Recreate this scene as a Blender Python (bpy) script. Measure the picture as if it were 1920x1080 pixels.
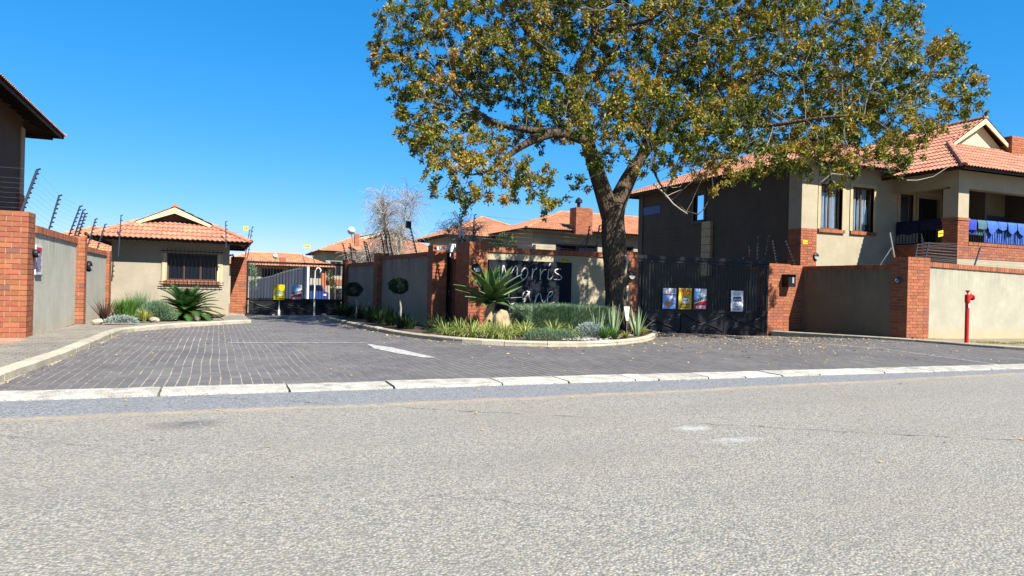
import bpy, bmesh, math, random
import numpy as np
from mathutils import Vector, Matrix, noise
random.seed(7); np.random.seed(7)
for o in list(bpy.data.objects): bpy.data.objects.remove(o)
S = bpy.context.scene; COL = S.collection
# ------------------------------------------------------------ camera, sky, sun
F = 1333.0; H = 1.15; A = .025; T = math.radians(22.5)
cam = bpy.data.cameras.new('camera'); cam.sensor_width = 36; cam.lens = F/1920*36; cam.clip_start = .05; cam.clip_end = 3000
co = bpy.data.objects.new('camera', cam); COL.objects.link(co); S.camera = co
co.matrix_world = Matrix.Translation((0, 0, H)) @ Matrix.Rotation(-T, 4, 'Z') @ Matrix.Rotation(math.pi/2, 4, 'X') @ Matrix.Rotation(A, 4, 'Z')
SUN = Vector((.32, -.9, 1.0)).normalized()           # towards the sun
ELEV = math.asin(SUN.z); AZ = math.atan2(SUN.x, SUN.y)
W = bpy.data.worlds.new('World'); S.world = W; W.use_nodes = True
wn = W.node_tree; bg = wn.nodes['Background']
sky = wn.nodes.new('ShaderNodeTexSky'); sky.sky_type = 'NISHITA'; sky.sun_disc = False
sky.sun_elevation = ELEV; sky.sun_rotation = AZ; sky.altitude = 1600; sky.air_density = 1.15; sky.dust_density = .05; sky.ozone_density = 3.2
gm = wn.nodes.new('ShaderNodeGamma'); gm.inputs[1].default_value = .68
hs = wn.nodes.new('ShaderNodeHueSaturation'); hs.inputs['Saturation'].default_value = 1.5; hs.inputs['Hue'].default_value = .505
tn = wn.nodes.new('ShaderNodeSeparateColor'); tc = wn.nodes.new('ShaderNodeCombineColor')
for i_, (pw, kk) in enumerate(((1.5, .37), (.83, 1.035), (.85, 1.45))):
    p_ = wn.nodes.new('ShaderNodeMath'); p_.operation = 'POWER'; p_.inputs[1].default_value = pw
    q_ = wn.nodes.new('ShaderNodeMath'); q_.operation = 'MULTIPLY'; q_.inputs[1].default_value = kk
    wn.links.new(tn.outputs[i_], p_.inputs[0]); wn.links.new(p_.outputs[0], q_.inputs[0]); wn.links.new(q_.outputs[0], tc.inputs[i_])
wn.links.new(sky.outputs[0], gm.inputs[0]); wn.links.new(gm.outputs[0], hs.inputs['Color']); wn.links.new(hs.outputs[0], tn.inputs[0]); wn.links.new(tc.outputs[0], bg.inputs[0]); bg.inputs[1].default_value = .092
sl = bpy.data.lights.new('sun', 'SUN'); sl.energy = 5.0; sl.angle = math.radians(.53); sl.color = (1, .95, .86)
so = bpy.data.objects.new('sun', sl); COL.objects.link(so); so.rotation_euler = SUN.to_track_quat('Z', 'Y').to_euler(); so.location = (20, -40, 40)
S.view_settings.view_transform = 'Standard'; S.view_settings.look = 'None'; S.view_settings.gamma = 1; S.view_settings.use_curve_mapping = False
S.view_settings.exposure = 1.5
S.render.engine = 'CYCLES'

# ------------------------------------------------------------ picture <-> place
def ray(px, py):
    x = px-960; y = py-540
    xr = x*math.cos(A)+y*math.sin(A); yr = -x*math.sin(A)+y*math.cos(A)
    X = xr/F; Z = -yr/F
    return (X*math.cos(T)+math.sin(T), -X*math.sin(T)+math.cos(T), Z)
def at(px, py, d):
    r = ray(px, py); return Vector((r[0]*d, r[1]*d, H+r[2]*d))
def onv(px, py, v):
    r = ray(px, py); t = v/r[1]; return (r[0]*t, H+r[2]*t)
def onu(px, py, u):
    r = ray(px, py); t = u/r[0]; return (r[1]*t, H+r[2]*t)
def ss(a, b, x):
    t = min(1, max(0, (x-a)/(b-a))); return t*t*(3-2*t)
def ramp(x): return 0 if x < 0 else (x*x/2 if x < 1 else x-.5)
def zt(u, v):
    return -.010*ramp(min(v, 60)-15)-.12*ss(11, 16, u)*ss(13.5, 17.5, v)-.022*ramp(min(u, 40)-18)*ss(9, 13, v)
def gt(px, py, dz=0):
    r = ray(px, py); lo, hi = .5, 200
    for _ in range(50):
        m = (lo+hi)/2
        if H+r[2]*m > zt(r[0]*m, r[1]*m)+dz: lo = m
        else: hi = m
    return (r[0]*lo, r[1]*lo)
R = random.uniform

# ------------------------------------------------------------ objects
def link(o): COL.objects.link(o); return o
def thing(name, label, cat, loc=(0, 0, 0), group=None):
    o = link(bpy.data.objects.new(name, None)); o.location = loc; o.empty_display_size = .1
    o['label'] = label; o['category'] = cat
    if group: o['group'] = group
    return o
def tag(o, label, cat, group=None):
    o['label'] = label; o['category'] = cat
    if group: o['group'] = group
    return o
class MB:
    def __init__(s): s.v = []; s.f = []
    def add(s, vs, fs):
        n = len(s.v); s.v += [tuple(p) for p in vs]; s.f += [tuple(i+n for i in f) for f in fs]; return s
    def box(s, x0, x1, y0, y1, z0, z1):
        return s.add([(x0,y0,z0),(x1,y0,z0),(x1,y1,z0),(x0,y1,z0),(x0,y0,z1),(x1,y0,z1),(x1,y1,z1),(x0,y1,z1)],
              [(0,3,2,1),(4,5,6,7),(0,1,5,4),(1,2,6,5),(2,3,7,6),(3,0,4,7)])
    def obox(s, c, ax, ay, az, hx, hy, hz):
        c = Vector(c); vs = []
        for sz in (-1, 1):
            for sx, sy in ((-1,-1),(1,-1),(1,1),(-1,1)):
                vs.append(c+ax*hx*sx+ay*hy*sy+az*hz*sz)
        return s.add(vs, [(0,3,2,1),(4,5,6,7),(0,1,5,4),(1,2,6,5),(2,3,7,6),(3,0,4,7)])
    def bar(s, p, q, w, t=None):
        p = Vector(p); q = Vector(q); a = (q-p); L = a.length; a.normalize()
        up = Vector((0, 0, 1)) if abs(a.z) < .9 else Vector((0, 1, 0))
        b = a.cross(up).normalized(); c = b.cross(a)
        return s.obox((p+q)/2, a, b, c, L/2, w/2, (t or w)/2)
    def tube(s, pts, rad, n=6, cap=True):
        pts = [Vector(p) for p in pts]
        if not hasattr(rad, '__len__'): rad = [rad]*len(pts)
        vs = []; fs = []; k = len(pts); ref = None
        for i, p in enumerate(pts):
            d = (pts[min(i+1, k-1)]-pts[max(i-1, 0)])
            if d.length < 1e-9: d = Vector((0, 0, 1))
            d.normalize()
            if ref is None: ref = d.orthogonal().normalized()
            ref = (ref-d*ref.dot(d))
            ref = ref.normalized() if ref.length > 1e-6 else d.orthogonal().normalized()
            b = d.cross(ref)
            for j in range(n):
                a = 2*math.pi*j/n; vs.append(p+(ref*math.cos(a)+b*math.sin(a))*rad[i])
        for i in range(k-1):
            for j in range(n):
                fs.append((i*n+j, i*n+(j+1) % n, (i+1)*n+(j+1) % n, (i+1)*n+j))
        if cap: fs += [tuple(range(n))[::-1], tuple((k-1)*n+j for j in range(n))]
        return s.add(vs, fs)
    def lathe(s, c, prof, n=12, axis='z'):
        vs = []; fs = []; c = Vector(c)
        for r, h in prof:
            for j in range(n):
                a = 2*math.pi*j/n
                p = (r*math.cos(a), r*math.sin(a), h)
                if axis == 'y': p = (r*math.cos(a), h, -r*math.sin(a))
                if axis == 'x': p = (h, r*math.cos(a), r*math.sin(a))
                vs.append(c+Vector(p))
        for i in range(len(prof)-1):
            for j in range(n): fs.append((i*n+j, i*n+(j+1) % n, (i+1)*n+(j+1) % n, (i+1)*n+j))
        fs += [tuple(range(n))[::-1], tuple((len(prof)-1)*n+j for j in range(n))]
        return s.add(vs, fs)
    def prism(s, poly, ext):
        n = len(poly); e = Vector(ext); vs = [Vector(p) for p in poly]+[Vector(p)+e for p in poly]
        fs = [tuple(range(n)), tuple(range(n, 2*n))[::-1]]+[(i, i+n, (i+1) % n+n, (i+1) % n) for i in range(n)]
        return s.add(vs, fs)
    def strip(s, pts, ws, nrm, fold=0):
        # a leaf blade along pts with half widths ws
        vs = []; fs = []; pts = [Vector(p) for p in pts]
        for i, p in enumerate(pts):
            d = (pts[min(i+1, len(pts)-1)]-pts[max(i-1, 0)]); b = d.cross(nrm)
            b = b.normalized() if b.length > 1e-6 else Vector((1, 0, 0))
            up = b.cross(d).normalized()
            vs += [p-b*ws[i]+up*fold*ws[i], p, p+b*ws[i]+up*fold*ws[i]]
        for i in range(len(pts)-1):
            for j in (0, 1): fs.append((i*3+j, i*3+j+1, i*3+j+4, i*3+j+3))
        return s.add(vs, fs)
    def mesh(s, name, mat, smooth=False):
        me = bpy.data.meshes.new(name); me.from_pydata([tuple(p) for p in s.v], [], s.f)
        if mat: me.materials.append(mat)
        if smooth: me.polygons.foreach_set('use_smooth', [True]*len(me.polygons))
        me.update(); return me
    def build(s, name, mat, parent=None, smooth=False, kind=None, fix=False, label=None):
        me = s.mesh(name, mat, smooth)
        if fix:
            b = bmesh.new(); b.from_mesh(me); bmesh.ops.recalc_face_normals(b, faces=b.faces); b.to_mesh(me); b.free()
        o = link(bpy.data.objects.new(name, me))
        if parent is not None:
            o.parent = parent; o.location = -world_loc(parent)
        if kind: o['kind'] = kind
        if label: o['label'] = label
        return o
def world_loc(p):
    l = Vector((0, 0, 0))
    while p is not None: l += p.location; p = p.parent
    return l
def child(name, me, parent, M):
    o = link(bpy.data.objects.new(name, me)); o.parent = parent
    o.matrix_local = Matrix.Translation(-world_loc(parent)) @ M; return o
def BX(name, mat, parent, *b, **k): return MB().box(*b).build(name, mat, parent, **k)

# ------------------------------------------------------------ materials
def newmat(name):
    m = bpy.data.materials.new(name); m.use_nodes = True; nt = m.node_tree
    return m, nt, nt.nodes['Principled BSDF']
class NT:
    def __init__(s, nt): s.nt = nt
    def n(s, t, **k):
        x = s.nt.nodes.new(t)
        for a, b in k.items(): setattr(x, a, b)
        return x
    def l(s, a, b): s.nt.links.new(a, b)
    def noise(s, vec, scale, detail=3, rough=.6):
        x = s.n('ShaderNodeTexNoise'); x.inputs['Scale'].default_value = scale; x.inputs['Detail'].default_value = detail; x.inputs['Roughness'].default_value = rough
        s.l(vec, x.inputs['Vector']); return x.outputs['Fac']
    def mp(s, vec, sc):
        x = s.n('ShaderNodeMapping'); x.inputs['Scale'].default_value = sc; s.l(vec, x.inputs['Vector']); return x.outputs[0]
    def rng(s, val, a, b, c=0, d=1, sm=False):
        x = s.n('ShaderNodeMapRange'); x.interpolation_type = 'SMOOTHSTEP' if sm else 'LINEAR'
        for i, q in enumerate((a, b, c, d)): x.inputs[i+1].default_value = q
        s.l(val, x.inputs[0]); return x.outputs[0]
    def math(s, op, a, b=None):
        x = s.n('ShaderNodeMath', operation=op)
        for i, q in enumerate((a, b)):
            if q is None: continue
            if isinstance(q, (int, float)): x.inputs[i].default_value = q
            else: s.l(q, x.inputs[i])
        return x.outputs[0]
    def mix(s, fac, a, b, mode='MIX'):
        x = s.n('ShaderNodeMix', data_type='RGBA', blend_type=mode)
        for i, q in ((0, fac), (6, a), (7, b)):
            if isinstance(q, (int, float)): x.inputs[i].default_value = q
            elif isinstance(q, tuple): x.inputs[i].default_value = (*q, 1)
            else: s.l(q, x.inputs[i])
        return x.outputs[2]
    def bump(s, h, strength, dist, bsdf):
        x = s.n('ShaderNodeBump'); x.inputs['Strength'].default_value = strength; x.inputs['Distance'].default_value = dist
        s.l(h, x.inputs['Height']); s.l(x.outputs[0], bsdf.inputs['Normal'])
KS = .72
def pmat(name, col, col2=None, rough=.8, ns=3, bump=0, bs=40, bd=.004, objvar=0, islvar=0, metal=0, spec=.3, huevar=0, n2=0):
    col = tuple(x*KS for x in col); col2 = tuple(x*KS for x in col2) if col2 else None
    m, nt, b = newmat(name); k = NT(nt)
    b.inputs['Roughness'].default_value = rough; b.inputs['Metallic'].default_value = metal; b.inputs['Specular IOR Level'].default_value = spec
    pos = k.n('ShaderNodeNewGeometry')
    f = k.rng(k.noise(pos.outputs['Position'], ns, 4), .3, .7)
    c = k.mix(f, col, col2 or tuple(x*.8 for x in col))
    if n2:
        f2 = k.rng(k.noise(pos.outputs['Position'], ns*14, 3), .35, .65, 1-n2, 1+n2)
        g = k.n('ShaderNodeCombineColor'); [k.l(f2, g.inputs[i]) for i in range(3)]
        c = k.mix(1.0, c, g.outputs[0], 'MULTIPLY')
    if objvar or islvar or huevar:
        src = k.n('ShaderNodeObjectInfo').outputs['Random'] if not islvar else pos.outputs['Random Per Island']
        amt = objvar or islvar
        h = k.n('ShaderNodeHueSaturation')
        k.l(k.rng(src, 0, 1, 1-amt, 1+amt), h.inputs['Value'])
        if huevar:
            r2 = k.math('FRACT', k.math('MULTIPLY', src, 17.3))
            k.l(k.rng(r2, 0, 1, .5-huevar, .5+huevar), h.inputs['Hue'])
        k.l(c, h.inputs['Color']); c = h.outputs[0]
    k.l(c, b.inputs['Base Color'])
    if bump: k.bump(k.noise(pos.outputs['Position'], bs, 5), bump, bd, b)
    return m
def brickmat(name, col, col2, dark):
    col, col2, dark = [tuple(x*KS for x in c_) for c_ in (col, col2, dark)]
    m, nt, b = newmat(name); k = NT(nt); b.inputs['Roughness'].default_value = .85; b.inputs['Specular IOR Level'].default_value = .2
    pos = k.n('ShaderNodeNewGeometry'); oi = k.n('ShaderNodeObjectInfo')
    rnd = k.math('FRACT', k.math('ADD', k.math('MULTIPLY', oi.outputs['Random'], 7.7), pos.outputs['Random Per Island']))
    f = k.rng(k.noise(pos.outputs['Position'], 16, 4), .3, .7)
    c = k.mix(f, col, col2)
    c = k.mix(k.rng(rnd, .9, .97), c, dark)
    c = k.mix(k.rng(k.noise(pos.outputs['Position'], 1.9, 5, .8), .52, .75, 0, .4), c, dark)
    h = k.n('ShaderNodeHueSaturation'); k.l(k.rng(rnd, 0, 1, .80, 1.18), h.inputs['Value'])
    k.l(k.rng(k.math('FRACT', k.math('MULTIPLY', rnd, 13.1)), 0, 1, .492, .508), h.inputs['Hue'])
    k.l(c, h.inputs['Color']); k.l(h.outputs[0], b.inputs['Base Color'])
    k.bump(k.noise(pos.outputs['Position'], 70, 4), .5, .004, b); return m
def plastermat(name, col, top, stain=.5, lo=0.0):
    col = tuple(x*KS for x in col)
    m, nt, b = newmat(name); k = NT(nt); b.inputs['Roughness'].default_value = .9; b.inputs['Specular IOR Level'].default_value = .15
    pos = k.n('ShaderNodeNewGeometry').outputs['Position']
    sx = k.n('ShaderNodeSeparateXYZ'); k.l(pos, sx.inputs[0])
    base = k.mix(k.rng(k.noise(pos, 1.3, 5, .65), .3, .7), col, tuple(x*.74 for x in col))
    base = k.mix(k.rng(k.noise(pos, 7, 5, .75), .4, .7, 0, .5), base, tuple(x*.78 for x in col))
    st = k.rng(k.noise(k.mp(pos, (5.5, 5.5, .5)), 1.6, 4, .7), .42, .72)
    g = k.rng(sx.outputs[2], top-1.1, top, 0, 1)
    st = k.math('MULTIPLY', st, k.math('MULTIPLY', k.math('POWER', g, 1.7), stain))
    base = k.mix(st, base, (.045, .042, .035))
    if lo:
        d = k.math('MULTIPLY', k.rng(sx.outputs[2], .42, -.1, 0, lo), k.rng(k.noise(pos, 4, 4), .3, .6))
        base = k.mix(d, base, (.42, .27, .12))
    k.l(base, b.inputs['Base Color'])
    hh = k.math('ADD', k.noise(pos, 30, 5, .7), k.math('MULTIPLY', k.noise(pos, 3, 3), 2.0))
    k.bump(hh, .35, .008, b); return m
M = {}
M['brick'] = brickmat('brick', (.385, .140, .070), (.31, .100, .048), (.19, .08, .06))
M['mortar'] = pmat('mortar', (.46, .36, .25), (.36, .27, .19), rough=.95, ns=8)
M['mortar_red'] = pmat('mortar_red', (.30, .16, .09), (.25, .13, .075), rough=.95, ns=8)
M['plaster_left'] = plastermat('plaster_left', (.64, .615, .50), 2.0, .55, .5)
M['plaster_center'] = plastermat('plaster_center', (.42, .34, .25), 2.12, .95, .75)  # base colour lowered to deepen the shade on the centre wall
M['plaster_sign'] = plastermat('plaster_sign', (.50, .43, .29), 2.2, .2, .3)
M['plaster_right'] = plastermat('plaster_right', (.45, .425, .325), 2.1, .45, .85)
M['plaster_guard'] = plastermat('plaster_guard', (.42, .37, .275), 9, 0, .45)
M['plaster_house'] = plastermat('plaster_house', (.46, .40, .28), 9, 0)
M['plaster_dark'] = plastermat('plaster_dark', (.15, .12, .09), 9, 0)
M['dark_paint_shade'] = plastermat('dark_paint_shade', (.125, .095, .068), 9, 0)  # dark side-wall paint, with the walls' shade put into the colour too
M['plaster_side'] = plastermat('plaster_side', (.25, .205, .14), 2.1, .8, .3)  # plaster tone darkened to carry the shade on the right side wall
M['plaster_trim'] = pmat('plaster_trim', (.55, .41, .23), rough=.85)
M['cream'] = pmat('cream_paint', (.72, .58, .34), (.66, .52, .30), rough=.6)
M['tile'] = brickmat('roof_tile', (.54, .255, .165), (.44, .19, .12), (.36, .16, .10))
M['tile_far'] = brickmat('roof_tile_far', (.58, .26, .14), (.50, .215, .115), (.42, .20, .13))
M['black_metal'] = pmat('black_metal', (.008, .009, .012), (.013, .013, .016), rough=.5, spec=.25, ns=6)
M['blue_steel'] = pmat('bracket_steel', (.03, .045, .08), (.02, .03, .05), rough=.5)
M['insulator'] = pmat('insulator', (.015, .02, .03), rough=.4)
M['wire'] = pmat('fence_wire', (.35, .35, .36), rough=.4, metal=.7)
M['wood_dark'] = pmat('dark_timber', (.035, .022, .016), (.02, .014, .01), rough=.7)
M['wood_frame'] = pmat('brown_frame', (.11, .06, .035), (.07, .04, .025), rough=.6)
M['white'] = pmat('white_paint', (.78, .78, .76), (.7, .7, .68), rough=.55)
M['white_edge'] = pmat('worn_white_concrete', (.55, .52, .45), (.27, .255, .22), rough=.9, ns=5, bump=.6, bs=30, n2=.35, objvar=.15)
M['kerb'] = pmat('kerb_concrete', (.50, .45, .34), (.34, .30, .23), rough=.9, ns=2.5, bump=.5, bs=30, objvar=.12, n2=.15)
M['kerb_pale'] = pmat('kerb_pale', (.52, .46, .34), (.36, .31, .23), rough=.9, ns=3, bump=.5, bs=30, objvar=.1, n2=.15)
M['curtain'] = pmat('white_curtain', (.75, .76, .78), (.65, .66, .7), rough=.9)
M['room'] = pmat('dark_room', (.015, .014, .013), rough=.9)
M['yellow'] = pmat('yellow_plate', (.85, .60, .02), (.8, .55, .02), rough=.5)
M['signdark'] = pmat('slate_board', (.008, .012, .022), (.012, .016, .028), rough=.7, ns=2, spec=.15)
M['silver'] = pmat('brushed_steel', (.62, .55, .48), rough=.35, metal=.85)
M['red'] = pmat('red_paint', (.55, .02, .015), (.42, .015, .012), rough=.4, ns=8)
M['lamp_grey'] = pmat('lamp_grey', (.07, .08, .1), rough=.4)
M['lamp_glass'] = pmat('frosted_glass', (.35, .38, .42), rough=.25)
M['blue'] = pmat('blue_paint', (.02, .05, .2), rough=.4)
M['soil'] = pmat('soil', (.11, .075, .05), (.06, .042, .03), rough=1, ns=5, bump=1, bs=30, bd=.03, n2=.3)
M['letter'] = pmat('letter_white', (.85, .8, .68), rough=.5)
M['bark'] = None
m, nt, b = newmat('glass'); b.inputs['Base Color'].default_value = (.006, .008, .014, 1); b.inputs['Roughness'].default_value = .05; b.inputs['Specular IOR Level'].default_value = .12; M['glass'] = m
m, nt, b = newmat('bark'); k = NT(nt); pos = k.n('ShaderNodeNewGeometry').outputs['Position']
vo = k.n('ShaderNodeTexVoronoi'); vo.feature = 'F1'; vo.inputs['Scale'].default_value = 9; k.l(k.mp(pos, (2.2, 2.2, .75)), vo.inputs['Vector'])
hh = k.math('ADD', vo.outputs['Distance'], k.math('MULTIPLY', k.noise(k.mp(pos, (14, 14, 4)), 2.0, 5, .7), .9))
k.l(k.mix(k.rng(hh, .35, 1.0), (.010, .0075, .0055), (.085, .062, .042)), b.inputs['Base Color']); b.inputs['Roughness'].default_value = .95; b.inputs['Specular IOR Level'].default_value = .1
k.bump(hh, 1.0, .05, b); M['bark'] = m
def leafmat(name, cols, islv=.3, trans=.25, rough=.5, cl=1.0):
    m, nt, b = newmat(name); k = NT(nt); g = k.n('ShaderNodeNewGeometry')
    rnd = g.outputs['Random Per Island']; n1 = k.noise(g.outputs['Position'], cl, 2)
    f = k.math('ADD', k.math('MULTIPLY', k.rng(n1, .3, .7), .6), k.math('MULTIPLY', rnd, .4))
    cr = k.n('ShaderNodeValToRGB'); cr.color_ramp.interpolation = 'LINEAR'
    while len(cr.color_ramp.elements) < len(cols): cr.color_ramp.elements.new(.5)
    for e, (p, c) in zip(cr.color_ramp.elements, cols): e.position = p; e.color = (*[x*.8 for x in c], 1)
    k.l(f, cr.inputs[0])
    h = k.n('ShaderNodeHueSaturation'); k.l(cr.outputs[0], h.inputs['Color']); k.l(k.rng(k.math('FRACT', k.math('MULTIPLY', rnd, 31.7)), 0, 1, 1-islv, 1+islv), h.inputs['Value'])
    k.l(h.outputs[0], b.inputs['Base Color']); b.inputs['Roughness'].default_value = rough; b.inputs['Specular IOR Level'].default_value = .16
    tr = k.n('ShaderNodeBsdfTranslucent'); k.l(h.outputs[0], tr.inputs['Color'])
    mx = k.n('ShaderNodeMixShader'); mx.inputs[0].default_value = trans; k.l(b.outputs[0], mx.inputs[1]); k.l(tr.outputs[0], mx.inputs[2])
    k.l(mx.outputs[0], nt.nodes['Material Output'].inputs['Surface']); return m
M['leaf_tree'] = leafmat('tree_leaf', [(0, (.030, .050, .008)), (.36, (.075, .105, .014)), (.54, (.19, .20, .028)), (.70, (.38, .28, .04)), (.86, (.40, .19, .035)), (1, (.27, .15, .07))], cl=.9)
M['leaf_dark'] = leafmat('dark_leaf', [(0, (.018, .045, .014)), (1, (.05, .09, .025))])
M['leaf_cycad'] = leafmat('cycad_leaf', [(0, (.025, .08, .018)), (1, (.08, .17, .04))], rough=.45)
M['leaf_variegated'] = leafmat('variegated_leaf', [(0, (.14, .22, .05)), (.5, (.32, .38, .10)), (1, (.50, .48, .20))], cl=3)
M['leaf_greygreen'] = leafmat('grey_green_leaf', [(0, (.10, .18, .10)), (.6, (.17, .26, .14)), (1, (.34, .42, .28))], cl=3)
M['leaf_green'] = leafmat('green_leaf', [(0, (.04, .13, .02)), (1, (.14, .26, .05))], cl=3)
M['leaf_silver'] = leafmat('silver_leaf', [(0, (.24, .30, .27)), (1, (.42, .48, .44))], cl=3)
M['leaf_bronze'] = leafmat('bronze_leaf', [(0, (.05, .025, .02)), (1, (.15, .07, .05))], cl=3)
M['leaf_aloe'] = leafmat('aloe_leaf', [(0, (.045, .10, .025)), (.6, (.09, .16, .045)), (1, (.20, .26, .09))], cl=2, rough=.4, trans=.08)
M['leaf_pale_aloe'] = leafmat('pale_aloe_leaf', [(0, (.16, .25, .11)), (1, (.33, .40, .22))], cl=3, trans=.1)
M['leaf_yellow'] = leafmat('yellow_leaf', [(0, (.25, .30, .05)), (1, (.48, .42, .10))], cl=3)
M['grass'] = leafmat('lawn', [(0, (.08, .17, .02)), (1, (.22, .30, .05))], cl=3)
M['litter'] = leafmat('dry_leaf', [(0, (.22, .11, .04)), (.5, (.42, .28, .12)), (1, (.55, .42, .22))], cl=4, trans=.1)
M['twig'] = pmat('bare_twig', (.42, .36, .30), (.28, .24, .19), rough=.9)
M['twig_tree'] = pmat('tree_twig', (.30, .26, .21), (.12, .10, .08), rough=.9)
M['boulder'] = pmat('boulder', (.50, .36, .19), (.28, .20, .12), rough=.9, ns=4, bump=1, bs=9, bd=.04)
M['pebble'] = pmat('pebble', (.34, .31, .28), (.22, .20, .18), rough=.9, ns=9, islvar=.4)

# asphalt
m, nt, b = newmat('asphalt'); k = NT(nt); pos = k.n('ShaderNodeNewGeometry').outputs['Position']
sx = k.n('ShaderNodeSeparateXYZ'); k.l(pos, sx.inputs[0]); U_, V_ = sx.outputs[0], sx.outputs[1]
vo = k.n('ShaderNodeTexVoronoi'); vo.inputs['Scale'].default_value = 72; k.l(pos, vo.inputs['Vector'])
chip = k.n('ShaderNodeSeparateColor'); k.l(vo.outputs['Color'], chip.inputs[0])
base = k.mix(k.rng(chip.outputs[0], 0, 1), (.17, .17, .16), (.52, .50, .43))
base = k.mix(k.rng(chip.outputs[2], .8, .95, 0, .6), base, (.40, .33, .22))
base = k.mix(k.rng(vo.outputs['Distance'], .3, .75, 0, .62), base, (.11, .11, .11))
for lane in (2.6, 4.4, 5.9): base = k.mix(k.math('MULTIPLY', k.rng(k.math('ABSOLUTE', k.math('SUBTRACT', V_, lane)), .45, .1, 0, .2), k.rng(k.noise(pos, .7, 4), .35, .6)), base, (.17, .165, .155))
big = k.rng(k.noise(pos, .55, 5, .6), .3, .7)
base = k.mix(k.math('MULTIPLY', big, .45), base, (.27, .245, .20))
base = k.mix(k.rng(k.noise(k.mp(pos, (.12, 1.1, 1)), .8, 4, .6), .45, .7, 0, .28), base, (.20, .195, .185))
base = k.mix(k.rng(k.noise(pos, 2.6, 5, .75), .55, .8, 0, .35), base, (.16, .155, .145))
wob = k.math('MULTIPLY', k.math('SUBTRACT', k.noise(k.mp(pos, (1, .2, 1)), .9, 5, .6), .5), .28)
line = k.math('ADD', k.math('ADD', 6.80, k.math('MULTIPLY', k.math('MAXIMUM', k.math('SUBTRACT', U_, 3.0), 0.0), .055)), wob)
dv = k.math('SUBTRACT', V_, line)
stripc = k.mix(k.rng(chip.outputs[1], 0, 1), (.105, .115, .13), (.32, .33, .345))
stripc = k.mix(k.rng(k.noise(pos, 1.8, 5, .7), .4, .7, 0, .5), stripc, (.20, .20, .20))
base = k.mix(k.rng(dv, -.02, .03), base, stripc)
dirt = k.math('MULTIPLY', k.rng(k.math('ABSOLUTE', dv), .13, .0), k.rng(k.noise(pos, 7, 5, .8), .38, .6, .15, .9))
base = k.mix(dirt, base, (.46, .35, .22))
def blob(cu, cv, ru, rv, amt, colr, base, nsx=6, lo=.35):
    a = k.math('POWER', k.math('DIVIDE', k.math('SUBTRACT', U_, cu), ru), 2.0); c2 = k.math('POWER', k.math('DIVIDE', k.math('SUBTRACT', V_, cv), rv), 2.0)
    f = k.math('MULTIPLY', k.rng(k.math('ADD', a, c2), 1, 0, 0, amt), k.rng(k.noise(pos, nsx, 5, .8), lo, lo+.3))
    return k.mix(f, base, colr)
g1 = gt(1297, 803); g2 = gt(1378, 825); g3 = gt(355, 795)
base = blob(g1[0], g1[1], .2, .13, .75, (.62, .62, .64), base); base = blob(g2[0], g2[1], .36, .1, .6, (.6, .6, .62), base)
base = blob(g3[0], g3[1], .35, .25, 1.0, (.10, .10, .10), base)
# long hairline cracks
cr = k.math('ABSOLUTE', k.math('SUBTRACT', k.math('ADD', V_, k.math('MULTIPLY', k.noise(pos, 3.5, 5, .75), .35)), k.math('MULTIPLY', U_, -.62)))
cr = k.math('ABSOLUTE', k.math('SUBTRACT', cr, 7.75))
cm = k.math('MULTIPLY', k.rng(cr, .02, .0), k.rng(k.noise(pos, 1.2, 3), .42, .52))
cr2 = k.math('ABSOLUTE', k.math('SUBTRACT', k.math('ADD', k.math('ADD', V_, k.math('MULTIPLY', U_, .9)), k.math('MULTIPLY', k.noise(pos, 2.5, 6, .8), .7)), 5.2))
cm = k.math('MAXIMUM', cm, k.math('MULTIPLY', k.rng(cr2, .014, .0), k.rng(k.noise(pos, .9, 3), .5, .58)))
base = k.mix(k.math('MULTIPLY', k.rng(k.noise(pos, 1.7, 6, .8), .56, .72), .3), base, (.12, .12, .12))
base = k.mix(k.math('MULTIPLY', cm, .95), base, (.05, .048, .045))
k.l(k.mix(1.0, base, (.70, .695, .69), 'MULTIPLY'), b.inputs['Base Color']); b.inputs['Roughness'].default_value = .85; b.inputs['Specular IOR Level'].default_value = .2
k.bump(k.math('ADD', k.math('MULTIPLY', vo.outputs['Distance'], -1.0), k.math('MULTIPLY', k.noise(pos, 150, 2), .5)), .8, .007, b); M['asphalt'] = m
# pavers
m, nt, b = newmat('paver'); k = NT(nt); g = k.n('ShaderNodeNewGeometry'); pos = g.outputs['Position']; oi = k.n('ShaderNodeObjectInfo')
sx = k.n('ShaderNodeSeparateXYZ'); k.l(pos, sx.inputs[0])
rnd = k.math('FRACT', k.math('ADD', k.math('MULTIPLY', oi.outputs['Random'], 7.7), g.outputs['Random Per Island']))
c = k.mix(k.rng(k.noise(pos, .7, 5, .65), .35, .65), (.155, .135, .135), (.205, .185, .17))
c = k.mix(k.rng(k.noise(pos, 2.2, 5, .8), .58, .75, 0, .6), c, (.36, .32, .26))
h = k.n('ShaderNodeHueSaturation'); k.l(k.rng(rnd, 0, 1, .86, 1.14), h.inputs['Value']); k.l(c, h.inputs['Color'])
c = k.mix(k.rng(k.noise(k.mp(pos, (.5, 3, 1)), 1.2, 4, .8), .68, .78, 0, .5), h.outputs[0], (.42, .42, .44))
k.l(k.mix(1.0, c, (.505, .52, .525), 'MULTIPLY'), b.inputs['Base Color']); b.inputs['Roughness'].default_value = .75
k.bump(k.noise(pos, 90, 4, .7), .6, .004, b); M['paver'] = m
M['sand'] = pmat('joint_sand', (.43, .385, .29), (.13, .115, .10), rough=1, ns=1.3, n2=.5)
M['paver_side'] = pmat('sidewalk_paver', (.19, .175, .155), (.27, .235, .18), rough=.85, ns=1.1, islvar=.12, bump=.4, bs=60, n2=.15)
M['paver_red'] = pmat('red_paver', (.40, .19, .13), (.46, .30, .20), rough=.85, ns=1.6, islvar=.15, bump=.4, bs=60, n2=.15)
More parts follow.
